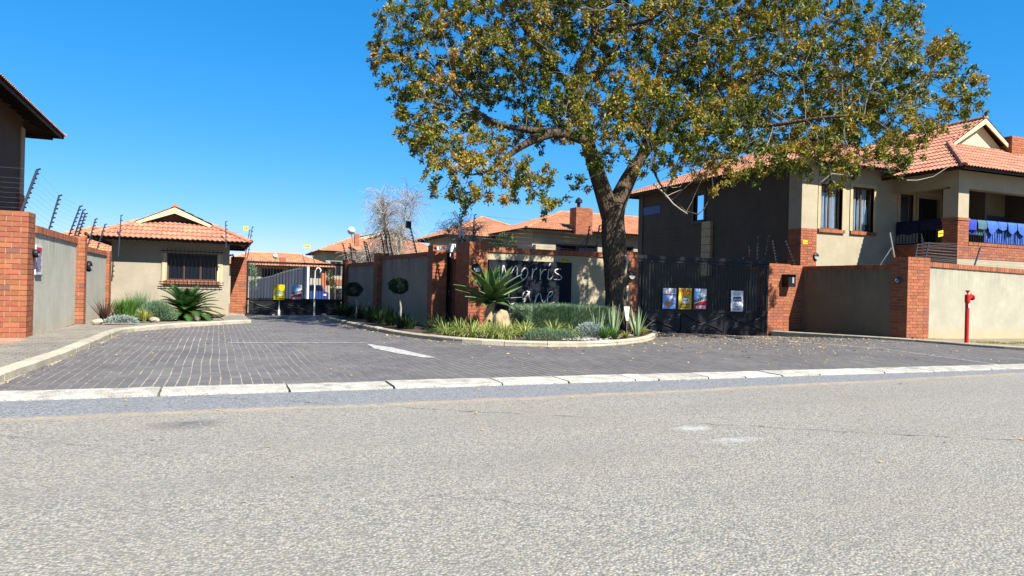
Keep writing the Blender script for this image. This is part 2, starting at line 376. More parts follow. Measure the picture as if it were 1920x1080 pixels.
M['earth'] = pmat('earth', (.20, .16, .11), (.28, .22, .14), rough=1, ns=1, bump=.5, bs=10, bd=.02)
M['worn_paint'] = None
m, nt, b = newmat('worn_line_paint'); k = NT(nt); pos = k.n('ShaderNodeNewGeometry').outputs['Position']
f = k.rng(k.noise(pos, 12, 5, .8), .40, .6)
k.l(k.mix(f, (.15, .145, .14), (.40, .39, .37)), b.inputs['Base Color']); b.inputs['Roughness'].default_value = .8; M['worn_paint'] = m
# ------------------------------------------------------------ ground
def inpoly(x, y, poly):
    c = False; n = len(poly); j = n-1
    for i in range(n):
        xi, yi = poly[i]; xj, yj = poly[j]
        if (yi > y) != (yj > y) and x < (xj-xi)*(y-yi)/(yj-yi)+xi: c = not c
        j = i
    return c
def sheet(name, poly, dz, mat, cell=.5, zf=zt, kind='structure', lo=None):
    b = bmesh.new(); vs = [b.verts.new((x, y, 0)) for x, y in poly]; b.faces.new(vs)
    bmesh.ops.triangulate(b, faces=b.faces)
    xs = [p[0] for p in poly]; ys = [p[1] for p in poly]
    x = math.floor(min(xs)/cell)*cell+cell
    while x < max(xs):
        bmesh.ops.bisect_plane(b, geom=b.verts[:]+b.edges[:]+b.faces[:], plane_co=(x, 0, 0), plane_no=(1, 0, 0)); x += cell
    y = math.floor(min(ys)/cell)*cell+cell
    while y < max(ys):
        bmesh.ops.bisect_plane(b, geom=b.verts[:]+b.edges[:]+b.faces[:], plane_co=(0, y, 0), plane_no=(0, 1, 0)); y += cell
    for q in b.verts: q.co.z = zf(q.co.x, q.co.y)+dz
    bmesh.ops.recalc_face_normals(b, faces=b.faces)
    if sum(f.normal.z for f in b.faces) < 0: bmesh.ops.reverse_faces(b, faces=b.faces)
    me = bpy.data.meshes.new(name); b.to_mesh(me); b.free(); me.materials.append(mat)
    o = link(bpy.data.objects.new(name, me)); o['kind'] = kind; return o
cu = [-1500, -600, -200, -80, -40]+list(range(-30, 61))+[80, 200, 600, 1500]
cv = [-1500, -400, -100, -40]+list(range(-20, 8))+[7.7]+list(range(8, 90))+[120, 300, 900, 2500]
g_ = MB()
for v in cv:
    for u in cu: g_.v.append((u, v, zt(u, v)-.07))
nU = len(cu)
for j in range(len(cv)-1):
    for i in range(nU-1): g_.f.append((j*nU+i, j*nU+i+1, (j+1)*nU+i+1, (j+1)*nU+i))
g_.build('ground', M['earth'])['kind'] = 'structure'
road = MB().add([(-300, -40, 0), (300, -40, 0), (300, 7.76, 0), (-300, 7.76, 0)], [(0, 1, 2, 3)]).build('road', M['asphalt']); road['kind'] = 'structure'

KL = [(-2.12, 8.28), (-2.13, 9.3), (-2.05, 10.4), (-1.97, 12), (-1.93, 13.5), (-1.88, 15.2), (-1.85, 16.9), (-1.5, 18.1), (-.95, 19.3), (-.25, 20.5), (.45, 21.5), (.95, 22.2)]
KB = [(3.75, 28.3), (3.55, 26), (3.47, 23.5), (3.52, 21.5), (3.65, 18.6), (3.78, 16.8), (4.0, 15.4), (4.4, 14.3), (4.95, 13.45), (5.7, 12.92), (6.5, 12.72), (7.4, 12.85), (8.3, 13.3), (9.2, 14.0), (10.0, 14.85), (10.7, 15.75), (11.12, 16.6), (11.2, 17.2)]
KR = [(15.9, 17.3), (16.2, 16.2), (16.5, 15.1), (16.75, 14.1), (16.95, 13.2), (17.05, 12.3), (17.1, 11.5), (17.4, 10.6), (18.2, 9.7), (19.6, 9.0), (22, 8.7), (26, 8.6)]
def smooth_poly(P, step):
    out = []; n = len(P)
    for i in range(n-1):
        p0, p1, p2, p3 = [Vector(P[max(0, min(n-1, j))]) for j in (i-1, i, i+1, i+2)]
        L = (p2-p1).length; k_ = max(1, round(L/step))
        for s_ in range(k_):
            t = s_/k_
            q = .5*((2*p1)+(-p0+p2)*t+(2*p0-5*p1+4*p2-p3)*t*t+(-p0+3*p1-3*p2+p3)*t**3); out.append((q.x, q.y))
    out.append(tuple(P[-1])); return out
KLs, KBs, KRs = [smooth_poly(p, .5) for p in (KL, KB, KR)]
def kerb(rootname, label, line, w, h, mat, side, zf=zt, piece=2, low=.12, noisez=0):
    # kerb stones along the line, each a part
    r = link(bpy.data.objects.new(rootname, None)); r['kind'] = 'structure'
    r.location = (line[0][0], line[0][1], 0)
    n = len(line)
    def off(i, d):
        a = Vector(line[max(0, i-1)]); b = Vector(line[min(n-1, i+1)]); t = (b-a).normalized(); nn = Vector((-t.y, t.x))*side
        return Vector(line[i])+nn*d
    i = 0
    while i < n-1:
        j = min(n-1, i+piece); ks = list(range(i, j+1)); mb = MB(); dz = R(-.006, .006); dw = R(-.008, .008); m = len(ks)
        prof = [(0+dw, -low), (0.004+dw, h*.75), (.03+dw, h), (w, h), (w, -low)]
        for q_, q in enumerate(ks):
            t_ = .006 if q_ == 0 else (-.006 if q_ == m-1 else 0)
            a = Vector(line[max(0, q-1)]); b = Vector(line[min(n-1, q+1)]); tt = (b-a).normalized()*t_
            for d, z in prof:
                p = off(q, d); mb.v.append((p.x+tt.x, p.y+tt.y, zf(p.x, p.y)+z+(dz if z > 0 else 0)))
        k_ = len(prof)
        for q in range(m-1):
            for s_ in range(k_): mb.f.append((q*k_+s_, q*k_+(s_+1) % k_, (q+1)*k_+(s_+1) % k_, (q+1)*k_+s_))
        mb.f += [tuple(range(k_)), tuple((m-1)*k_+s_ for s_ in range(k_))[::-1]]
        mb.build('kerb_stone', M[mat], r, fix=True); i = j
    return r
kerb('sidewalk_kerb', '', KLs, .16, .10, 'kerb', 1)
kerb('planting_bed_kerb', '', KBs, .13, .10, 'kerb_pale', 1, piece=2)
pz = lambda u, v: -.02+.0*u if v > 12.5 else -.02-.02*max(0, u-17)
zr = lambda u, v: max(zt(u, v)+.0, -.5)
kerb('right_kerb', '', KRs, .15, .085, 'kerb', 1, zf=lambda u, v: -.045+.035*ss(17.3, 13.3, v), low=.25)
# front edging, long worn white concrete stones flush with the road
er = link(bpy.data.objects.new('white_edging', None)); er['kind'] = 'structure'; er.location = (0, 8, 0)
js = [-9.0, -6.5, -4.2]+[gt(px, 735-.0233*px)[0] for px in (0, 305, 535, 722, 920, 1040, 1165, 1208, 1305, 1370, 1440, 1515, 1640, 1730, 1850)]+[13.6, 15.2, 17, 19, 21.5, 24, 27, 30]
for a, b_ in zip(js, js[1:]):
    a += .012; b_ -= .012; n = max(2, int((b_-a)/.12)); mb = MB(); dz = R(-.004, .006)
    for i in range(n+1):
        u = a+(b_-a)*i/n; fv = 7.78+.08*noise.noise((u*1.7, 3, 1))+.05*noise.noise((u*7, 1, 1)); bv = 8.26+.012*noise.noise((u*3, 7, 1))
        zz = .018+dz+.006*noise.noise((u*4, 0, 5))
        mb.v += [(u, fv, -.05), (u, fv+.008, zz-.008), (u, fv+.03, zz), (u, bv, zz+.006), (u, bv, -.05)]
    for i in range(n):
        for s_ in range(5): mb.f.append((i*5+s_, i*5+(s_+1) % 5, (i+1)*5+(s_+1) % 5, (i+1)*5+s_))
    mb.f += [(0, 1, 2, 3, 4), tuple(n*5+s_ for s_ in range(5))[::-1]]
    mb.build('edging_stone', M['white_edge'], er, fix=True)

# paved drive: sand bed, then pavers in running bond along the drive
bedpoly = KBs+[(11.2, 17.3), (5.5, 17.3), (5.5, 28.4)]
driveout = KLs+[(1.0, 24), (1.0, 28.4), (1.0, 42), (5.3, 42), (5.3, 28.4)]+KBs+[(11.2, 22), (18.1, 22), (18.1, 17.5), (16.4, 17.5), (15.9, 17.3)]+KRs+[(30, 8.6), (30, 8.25), (-2.1, 8.25)]
base = sheet('driveway', driveout, -.0035, M['sand'])
base['kind'] = 'structure'
PW, PL = .112, .222; pav = []
u = -2.3
ci = 0
while u < 24:
    v = 8.27+(PL/2 if ci % 2 else 0)-(.11 if ci % 2 else 0)
    v = 8.275+(0 if ci % 2 else -PL/2)
    while v < 30:
        cu_, cv_ = u+PW/2, v+PL/2; v0_ = max(v, 8.27)
        if inpoly(cu_, cv_, driveout) and v+PL > 8.33: pav.append((cu_, v0_, v+PL))
        v += PL
    u += PW; ci += 1
def vis(u, v):
    X = u*math.cos(T)-v*math.sin(T); Y = u*math.sin(T)+v*math.cos(T); return abs(X/Y) < .74
pav.sort(key=lambda p: (not vis(p[0], p[1]), p[0]**2+p[1]**2))
pm_ = MB().box(-.5, .5, -.5, .5, -.5, .5).mesh('paver', M['paver'])
near, rest = pav[:290], pav[290:]
for cu_, a, b_ in near:
    cv_ = (a+b_)/2; cu_ += .02*noise.noise((cu_*.5, cv_*.6, 0)); z = zt(cu_, cv_)+R(-.0008, .0008)
    child('paver', pm_, base, Matrix.Translation((cu_, cv_, z-.02)) @ Matrix.Rotation(R(-.012, .012), 4, 'Z') @ Matrix.Diagonal((PW-.013, b_-a-.009, .04, 1)))
vs = np.empty((len(rest), 8, 3)); 
for i, (cu_, a, b_) in enumerate(rest):
    cv_ = (a+b_)/2; cu_ += .02*noise.noise((cu_*.5, cv_*.6, 0)); z = zt(cu_, cv_)+R(-.0007, .0007); x0, x1, y0, y1 = cu_-PW/2+.0065, cu_+PW/2-.0065, a+.004, b_-.004; jx = R(-.001, .001)
    vs[i] = [(x0+jx, y0, z-.03), (x1+jx, y0, z-.03), (x1-jx, y1, z-.03), (x0-jx, y1, z-.03), (x0+jx, y0, z), (x1+jx, y0, z), (x1-jx, y1, z), (x0-jx, y1, z)]
fq = np.array([(4,5,6,7),(0,1,5,4),(1,2,6,5),(2,3,7,6),(3,0,4,7)])
fs = (np.arange(len(rest))[:, None, None]*8+fq[None]).reshape(-1, 4)
def npmesh(name, verts, faces, mat):
    me = bpy.data.meshes.new(name); verts = np.asarray(verts, dtype=np.float32).reshape(-1, 3); faces = np.asarray(faces, dtype=np.int32); k_ = faces.shape[1]
    me.vertices.add(len(verts)); me.vertices.foreach_set('co', verts.ravel())
    me.loops.add(faces.size); me.loops.foreach_set('vertex_index', faces.ravel())
    me.polygons.add(len(faces)); me.polygons.foreach_set('loop_start', np.arange(len(faces), dtype=np.int32)*k_); me.polygons.foreach_set('loop_total', np.full(len(faces), k_, dtype=np.int32))
    me.update(calc_edges=True); me.validate(); me.polygons.foreach_set('use_smooth', [False]*len(me.polygons)); me.materials.append(mat); return me
po = link(bpy.data.objects.new('pavers', npmesh('pavers', vs, fs, M['paver']))); po.parent = base; po['kind'] = 'stuff'
# sidewalk left with its own pavers
swpoly = [(a-.15, b_) for a, b_ in KLs]+[(.95, 26), (.95, 28.4), (-3.1, 28.4), (-8, 14.6), (-8, 8.28)]
swpoly = [(a-.15, b_) for a, b_ in KLs]+[(.95, 28.4), (-3.1, 28.4), (-3.1, 14.5), (-9, 14.5), (-9, 8.28)]
sw = sheet('sidewalk', swpoly, .075, M['sand'])
def pave(name, poly, dz, pw, pl, mat, parent, along='u', rot=0):
    mb = MB(); xs = [p[0] for p in poly]; ys = [p[1] for p in poly]; y = min(ys); r_ = 0
    while y < max(ys):
        x = min(xs)-(pl/2 if r_ % 2 else 0)
        while x < max(xs):
            cx, cy = x+pl/2, y+pw/2
            if inpoly(cx, cy, poly):
                z = zt(cx, cy)+dz+R(-.003, .003); g = .006
                mb.box(x+g, x+pl-g, y+g, y+pw-g, z-.03, z)
            x += pl
        y += pw; r_ += 1
    o = mb.build(name, M[mat], parent); o['kind'] = 'stuff'; return o
inner = [(a-.17, b_) for a, b_ in KLs if b_ < 23]
pave('pavers', inner+[(.9, 25.9), (-3.0, 25.9), (-3.0, 13.2), (-9, 13.2), (-9, 8.4)], .085, .11, .22, 'paver_side', sw)
pave('red_pavers', [(-3.0, 13.25), (-3.0, 14.5), (-9, 14.5), (-9, 13.25)], .088, .11, .22, 'paver_red', sw)
# planting beds
bed = sheet('planting_bed', [(a+.0, b_) for a, b_ in KBs[1:-1]]+[(11.0, 17.2), (5.5, 17.2), (5.5, 28.2)], .055, M['soil'], cell=.4)
lbed = sheet('planting_bed_left', [(-2.98, 21.2), (-2.2, 20.6), (-1.0, 22.0), (.1, 23.6), (.3, 25.95), (-2.98, 25.95)], .12, M['soil'], cell=.4)
vp = [(a+.14, b_) for a, b_ in KRs]+[(26, 13.8), (18, 13.8), (17.3, 14), (17.3, 17.4), (16.2, 17.4)]
verge = sheet('verge', vp, .0, M['earth'], zf=lambda u, v: .02-.02*max(0, u-17.5) if v < 13.3 else .0+.02-.04*ss(13.3, 17, v))
def mark(poly):
    o = sheet('road_marking', poly, .006, M['worn_paint'], cell=.5); return o
def band(p, q, w):
    p = Vector(p); q = Vector(q); d = (q-p).normalized(); n = Vector((-d.y, d.x))*w/2
    return [tuple(p-n), tuple(q-n), tuple(q+n), tuple(p+n)]
mark(band((.2, 14.15), (2.75, 14.0), .09)); mark([gt(688, 645), gt(735, 652), gt(818, 671), gt(795, 671), gt(745, 663), gt(702, 654)])
mark(band(gt(1478, 640), gt(1652, 654), .10)); mark(band(gt(1652, 654), gt(1870, 684), .05)); mark(band(gt(860, 646), gt(1000, 650), .05))
mark(band((1.1, 28.25), (4.6, 28.25), .12))

# ------------------------------------------------------------ brickwork
BM = {k_: MB().box(-.5, .5, -.5, .5, -.5, .5).mesh('brick', M[k_]) for k_ in ('brick',)}
def brick(root, x0, x1, y0, y1, z0, z1, name='brick', mat='brick'):
    j = R(-.0015, .0015)
    child(name, BM[mat], root, Matrix.Translation(((x0+x1)/2+j, (y0+y1)/2+j, (z0+z1)/2)) @ Matrix.Diagonal((x1-x0, y1-y0, z1-z0, 1)))
def cells(a, b, half):
    g = .011; L = b-a
    if half:
        if L < .25: return [(a, b)]
        out = [(a, a+.105)]; a2 = a+.105+g; n = max(1, round((b-a2-.105-g+g)/.233)); 
        if b-a2 < .25: return out+[(a2, b)]
        w = (b-.105-g-a2+g)/n-g
        for i in range(n): out.append((a2+i*(w+g), a2+i*(w+g)+w))
        return out+[(b-.105, b)]
    n = max(1, round((L+g)/.233)); w = (L+g)/n-g
    return [(a+i*(w+g), a+i*(w+g)+w) for i in range(n)]
def brickwork(root, u0, u1, v0, v1, z0, z1, faces, n, mortar='mortar', cap=True):
    MB().box(u0+.01, u1-.01, v0+.01, v1-.01, z0, z1-.012).build('mortar', M[mortar], root)
    h = (z1-z0)/n; D = .105; g = .011
    for i in range(n):
        a, b = z0+i*h+g, z0+(i+1)*h; odd = i % 2
        if 'F' in faces:
            if not odd:
                for p, q in cells(u0, u1, False): brick(root, p, q, v0, v0+D, a, b)
            else:
                x0 = u0+(D+g if 'L' in faces else 0); x1 = u1-(D+g if 'R' in faces else 0)
                if 'L' in faces and 'R' in faces: cs = cells(x0, x1, False)
                else:
                    cs = cells(x0, x1, False) if ('L' in faces or 'R' in faces) and (x1-x0) < 3 else cells(x0, x1, True)
                for p, q in cs: brick(root, p, q, v0, v0+D, a, b)
        for fc, x0, x1 in (('L', u0, u0+D), ('R', u1-D, u1)):
            if fc in faces:
                y0 = v0+(D+g if ('F' in faces and not odd) else 0)
                for p, q in cells(y0, v1, False if not odd or 'F' in faces else True): brick(root, x0, x1, p, q, a, b)
def coping(root, axis, a0, a1, c0, c1, zt0, zt1=None, h=.13, mat='brick', w=.076):
    zt1 = zt0 if zt1 is None else zt1; mb = MB(); n = max(1, round((a1-a0)/w)); s_ = (a1-a0)/n
    for i in range(n):
        z = zt0+(zt1-zt0)*(i+.5)/n+R(-.002, .002); x0, x1 = a0+i*s_+.005, a0+(i+1)*s_-.005; j = R(-.003, .003)
        if axis == 'u': mb.box(x0, x1, c0+j, c1+j, z-h, z)
        else: mb.box(c0+j, c1+j, x0, x1, z-h, z)
    o = mb.build('coping', M[mat], root); o['kind'] = 'stuff'
    core = MB(); e = .008
    if axis == 'u': core.add([(a0, c0+e, zt0-h), (a1, c0+e, zt1-h), (a1, c1-e, zt1-h), (a0, c1-e, zt0-h), (a0, c0+e, zt0-e), (a1, c0+e, zt1-e), (a1, c1-e, zt1-e), (a0, c1-e, zt0-e)], [(0,3,2,1),(4,5,6,7),(0,1,5,4),(1,2,6,5),(2,3,7,6),(3,0,4,7)])
    else: core.box(c0+e, c1-e, a0, a1, zt0-h, zt0-e)
    core.build('mortar', M['mortar_red'], root)
def pillar(label, u0, u1, v0, v1, z0, z1, faces, n=25, mortar='mortar', group=None):
    r = thing('brick_pillar', label, 'pillar', ((u0+u1)/2, (v0+v1)/2, z0), group)
    brickwork(r, u0, u1, v0, v1, z0, z1, faces, n, mortar); return r

# left boundary
pillar('wide red brick gate pillar at the left edge of the photo, at the near end of the left wall', -4.0, -3.04, 14.56, 15.06, -.02, 2.26, 'FR', 25)
w = thing('boundary_wall', 'longest panel of the left boundary wall, pale grey-green plaster with the framed notice on it', 'wall', (-3.13, 17.2, 0))
BX('plaster_panel', M['plaster_left'], w, -3.2, -3.05, 15.06, 19.15, .06, 1.93); coping(w, 'v', 15.06, 19.15, -3.23, -3.02, 2.06)
for i in range(20):
    a = 15.1+i*.21
    if a > 16.4: brick(w, -3.15, -3.055, a, min(a+.2, 19.14), -.12, .055)
pillar('slim red brick pillar in the middle of the left boundary wall with the grey round lamp beside it', -3.2, -2.875, 19.15, 19.45, -.12, 2.10, 'FR', 24)
w = thing('boundary_wall', 'shorter far panel of the left boundary wall, between the slim brick pillar and the guardhouse garden', 'wall', (-3.05, 22, -.1))
BX('plaster_panel', M['plaster_left'], w, -3.2, -3.07, 19.45, 24.1, -.15, 1.80); coping(w, 'v', 19.45, 24.1, -3.23, -3.04, 1.93)
pillar('far slim brick pillar of the left boundary wall, next to the guardhouse corner', -3.2, -2.98, 24.1, 24.55, -.12, 1.95, 'FR', 22)
# pillar beside the guardhouse
pillar('brick gate pillar right of the guardhouse, left post of the distant black gate', .45, 1.0, 28.55, 28.95, -.18, 2.06, 'FLR', 24)
# centre wall (shaded, running away from the camera, turned a little)
def turn(r, px_=5.38, py_=19.15, a=.0845):
    d = Vector((r.location.x-px_, r.location.y-py_, 0)); c, s_ = math.cos(a), math.sin(a)
    r.location = (px_+d.x*c-d.y*s_, py_+d.x*s_+d.y*c, r.location.z); r.rotation_euler.z = a
turn(pillar('brick pillar at the right end of the distant gate, at the far end of the shaded wall', 5.42, 5.85, 28.5, 28.95, -.25, 2.10, 'FL', 25, 'mortar_red'))
w = thing('boundary_wall', 'far shaded grey plaster wall panel behind the left lollipop tree', 'wall', (5.6, 27, -.1))
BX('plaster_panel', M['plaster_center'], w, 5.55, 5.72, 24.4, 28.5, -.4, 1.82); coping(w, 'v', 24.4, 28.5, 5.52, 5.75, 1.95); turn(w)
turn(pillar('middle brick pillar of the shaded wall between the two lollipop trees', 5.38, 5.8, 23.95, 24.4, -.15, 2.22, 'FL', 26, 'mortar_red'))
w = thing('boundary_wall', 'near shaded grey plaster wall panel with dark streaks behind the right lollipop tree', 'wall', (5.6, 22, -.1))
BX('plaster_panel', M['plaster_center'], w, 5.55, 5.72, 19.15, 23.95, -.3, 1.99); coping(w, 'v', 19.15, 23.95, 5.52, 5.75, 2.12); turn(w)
pillar('brick pillar on the left side of the narrow pedestrian gate, end of the streaked shaded wall', 5.38, 5.78, 18.65, 19.15, -.1, 2.27, 'FL', 25, 'mortar_red')
pillar('narrow brick pillar right of the pedestrian gate, under the white camera', 5.98, 6.22, 18.65, 19.15, -.1, 2.27, 'FLR', 25, 'mortar_red')
pillar('broad brick pillar at the left end of the name sign wall, behind the big aloe', 5.92, 6.42, 17.18, 18.3, -.06, 2.32, 'FL', 26, 'mortar_red')
pg = thing('pedestrian_gate', 'tall narrow black metal door in the gap between two brick pillars', 'gate', (5.85, 19, -.05))
BX('door_leaf', M['black_metal'], pg, 5.79, 5.97, 18.95, 18.99, -.02, 2.1); BX('handle', M['silver'], pg, 5.93, 5.945, 18.9, 18.95, .9, 1.05)
# sign wall
w = thing('sign_wall', 'sunlit cream wall carrying the dark name board, behind the green hedge', 'wall', (8.5, 17.3, 0))
BX('plaster_panel', M['plaster_sign'], w, 6.42, 10.5, 17.26, 17.42, -.1, 2.06); coping(w, 'u', 6.42, 10.5, 17.22, 17.46, 2.2)
sb = thing('name_board', 'large dark slate board with the words Morris Lane in thin pale script', 'sign', (7.7, 17.2, 1.3))
(bx0, bt0), (bx1, bt1) = onv(917, 486, 17.2), onv(1072, 493, 17.2)
BX('board', M['signdark'], sb, bx0, bx1, 17.195, 17.26, .56, 1.875)
def spx(px, py): a = onv(px, py, 17.18); return Vector((a[0], 17.18, a[1]))
def zz(x, y): return spx(900+x/9, 470+y/9)
strokes = {'M': [[(345,470),(375,360),(400,250),(470,440),(610,250),(625,430)]],
 'o': [[(760,290),(710,340),(690,420),(710,480),(760,470),(800,400),(800,320),(760,290)]],
 'r': [[(890,300),(885,380),(875,490)],[(882,390),(920,320),(960,310)]],
 'R': [[(1015,310),(1020,400),(1015,490)],[(1020,400),(1070,330),(1120,320)]],
 'i': [[(1165,310),(1150,400),(1145,460),(1170,490),(1230,430)],[(1155,265),(1190,215)]],
 's': [[(1365,315),(1320,310),(1270,330),(1270,370),(1340,410),(1380,450),(1350,485),(1290,490),(1245,485)]],
 'L': [[(495,650),(485,760),(480,860),(520,905),(590,880)]],
 'a': [[(830,700),(770,680),(730,730),(715,800),(740,820),(800,740),(835,690),(825,760),(850,850)],[(740,870),(780,800)]],
 'n': [[(950,740),(940,800),(920,900)],[(930,840),(980,740),(1015,730),(1040,830),(1070,880),(1110,840)]],
 'e': [[(1160,790),(1220,740),(1215,690),(1170,710),(1140,790),(1140,860),(1190,900),(1250,870)]]}
for ch, sts in strokes.items():
    mb = MB()
    for st in sts:
        P = smooth_poly(st, 20) if len(st) > 2 else st
        mb.tube([zz(*p) for p in P], .0155, 5)
    mb.build('letter', M['letter'], sb)
pillar('brick pillar between the big tree trunk and the right hand black gate, with a round lamp', 10.52, 10.96, 17.2, 17.65, -.06, 2.26, 'FLR', 25)
# right gate pillar, side wall, corner pillar, front wall
pG = pillar('brick pillar at the right end of the right hand black gate, dappled with leaf shadows', 15.85, 16.7, 17.4, 17.9, -.18, 2.12, 'FL', 25)
w = thing('boundary_wall', 'shaded beige side wall running between two brick pillars right of the right gate', 'wall', (17.4, 16, 0))
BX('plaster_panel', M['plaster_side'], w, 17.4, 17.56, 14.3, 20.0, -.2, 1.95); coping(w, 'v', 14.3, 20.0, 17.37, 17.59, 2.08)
BX('return_panel', M['plaster_center'], w, 16.7, 17.4, 17.62, 17.74, -.2, 1.99)
brickwork(w, 16.7, 17.398, 17.55, 17.66, -.18, 2.10, 'F', 25)
pillar('corner brick pillar of the right wall, dark on its left side with a small blue light', 17.38, 18.24, 13.78, 14.3, -.02, 2.27, 'FL', 26)
w = thing('boundary_wall', 'sunlit cream front wall at the right edge behind the red hydrant', 'wall', (20, 13.9, 0))
mb = MB(); a, b = (18.24, 2.03), (28., 1.83)
mb.add([(18.24, 13.87, -.4), (28, 13.87, -.6), (28, 14.03, -.6), (18.24, 14.03, -.4), (18.24, 13.87, 2.035), (28, 13.87, 1.86), (28, 14.03, 1.86), (18.24, 14.03, 2.035)], [(0,3,2,1),(4,5,6,7),(0,1,5,4),(1,2,6,5),(2,3,7,6),(3,0,4,7)])
mb.build('plaster_panel', M['plaster_right'], w); coping(w, 'u', 18.24, 28, 13.83, 14.07, 2.165, 1.99)

# ------------------------------------------------------------ gates
def gate(name, label, u0, u1, v, z0, zm, z1, step, frames, cat='gate', rw=.02, bays=3, grp=None):
    g = thing(name, label, cat, ((u0+u1)/2, v, z0), grp)
    mb = MB(); mb.box(u0, u1, v-.035, v+.035, z1-.08, z1); mb.box(u0, u1, v-.03, v+.03, zm-.05, zm+.03); mb.box(u0, u1, v-.03, v+.03, z0, z0+.07)
    mb.box(u0, u0+.07, v-.03, v+.03, z0+.07, z1-.08); mb.box(u1-.07, u1, v-.03, v+.03, z0+.07, z1-.08)
    mb.build('frame', M['black_metal'], g)
    n = int((u1-u0-.14)/step); bm_ = MB().box(-.5, .5, -.5, .5, -.5, .5).mesh('bar', M['black_metal'])
    for i in range(1, n):
        x = u0+.07+(u1-u0-.14)*i/n
        child('bar', bm_, g, Matrix.Translation((x, v, (zm+.03+z1-.08)/2)) @ Matrix.Diagonal((rw, .02, z1-.11-zm, 1)))
    for i in range(bays):
        a = u0+.07+(u1-u0-.14)*i/bays; b = u0+.07+(u1-u0-.14)*(i+1)/bays
        BX('panel', M['black_metal'], g, a+.03, b-.03, v-.008, v+.008, z0+.07, zm-.05)
        mb = MB()
        if i: mb.box(a-.03, a+.03, v-.028, v+.028, z0+.07, zm-.05)
        mb.build('stile', M['black_metal'], g) if i else None
        mb = MB(); c = (a+b)/2; zc = (z0+.07+zm-.05)/2; hz = (zm-z0-.12)/2*.8; hw = (b-a)/2-.06
        for sg in (1, -1):
            pts = [(c+hw*t, v-.03, zc+sg*(.02+hz*abs(t)**1.6)) for t in [x/8 for x in range(-8, 9)]]
            mb.tube(pts, .014, 5)
        mb.build('scroll', M['black_metal'], g)
        MB().box(a+.05, b-.05, v-.03, v-.01, z0+.16, z0+.175).build('rail', M['silver'] if name == 'x' else M['black_metal'], g)
    return g
gl = gate('sliding_gate', 'distant black barred gate with an open yard behind it, left of centre', 1.0, 4.62, 28.6, -.10, .50, 1.93, .11, None)
gr = gate('sliding_gate', 'black barred gate in shade below the right hand house, with four boards hung on it', 11.0, 15.84, 17.42, -.13, .60, 2.08, .105, None, rw=.03, bays=3)
BX('top_rail', M['black_metal'], gr, 10.98, 15.84, 17.36, 17.52, 2.085, 2.19)
for uu in (2.0, 4.4): MB().lathe((uu, 28.6, -.12), [(.03, -.05), (.05, -.05), (.05, .05), (.03, .05)], 10, 'y').build('wheel', M['silver'], gl)
for x in (523, 589):
    a = onv(x, 580, 28.5)[0]; pp = thing('gate_post', 'short pale steel post standing at the %s seam of the distant gate panels' % ('left' if x < 550 else 'right'), 'post', (a, 28.5, -.12))
    MB().lathe((a, 28.5, 0), [(.045, -.14), (.045, .08), (.016, .09), (.016, .46)] if x < 550 else [(.04, -.14), (.04, .5)], 10).build('post', M['white'], pp); MB().lathe((a, 28.5, 0), [(.06, -.16), (.06, -.12)], 10).build('foot', M['white'], pp)
# ------------------------------------------------------------ buildings: helpers
def holes_wall(root, name, mat, axis, c0, c1, a0, a1, z0, z1, holes):
    """wall with openings; axis 'u' runs along u (c = v range), 'v' runs along v (c = u range)"""
    mb = MB(); xs = sorted({a0, a1}|{h for q in holes for h in q[:2]})
    for x0, x1 in zip(xs, xs[1:]):
        cur = z0; xm = (x0+x1)/2
        for h in sorted([q for q in holes if q[0] < xm < q[1]], key=lambda q: q[2])+[(0, 0, z1, z1)]:
            if h[2] > cur+1e-4:
                if axis == 'u': mb.box(x0, x1, c0, c1, cur, h[2])
                else: mb.box(c0, c1, x0, x1, cur, h[2])
            cur = h[3]
    # merge doubles and drop inner faces
    me = mb.mesh(name, mat); b = bmesh.new(); b.from_mesh(me); bmesh.ops.remove_doubles(b, verts=b.verts, dist=1e-4)
    seen = {}
    for f in b.faces: seen.setdefault(tuple(sorted(v.index for v in f.verts)), []).append(f)
    bmesh.ops.delete(b, geom=[f for l in seen.values() if len(l) > 1 for f in l], context='FACES_ONLY')
    bmesh.ops.recalc_face_normals(b, faces=b.faces); b.to_mesh(me); b.free()
    o = link(bpy.data.objects.new(name, me)); o.parent = root; o.location = -world_loc(root); return o
def tile_mesh(mat, n=10, W_=.30, G=.32, lap=.05, amp=.017):
    mb = MB()
    for bb, h0 in ((-lap, .040), (G*.5, .024), (G+.01, .008)):
        for i in range(n+1):
            x = W_*i/n; mb.v.append((x, bb, h0+amp*math.cos(2*math.pi*2*i/n)))
    for r_ in range(2):
        for i in range(n): mb.f.append((r_*(n+1)+i, r_*(n+1)+i+1, (r_+1)*(n+1)+i+1, (r_+1)*(n+1)+i))
    k_ = len(mb.v)
    for i in range(n+1): p = mb.v[i]; mb.v.append((p[0], p[1]+.004, p[2]-.024))
    for i in range(n): mb.f.append((i+1, i, k_+i, k_+i+1))
    return mb.mesh('roof_tile', mat)
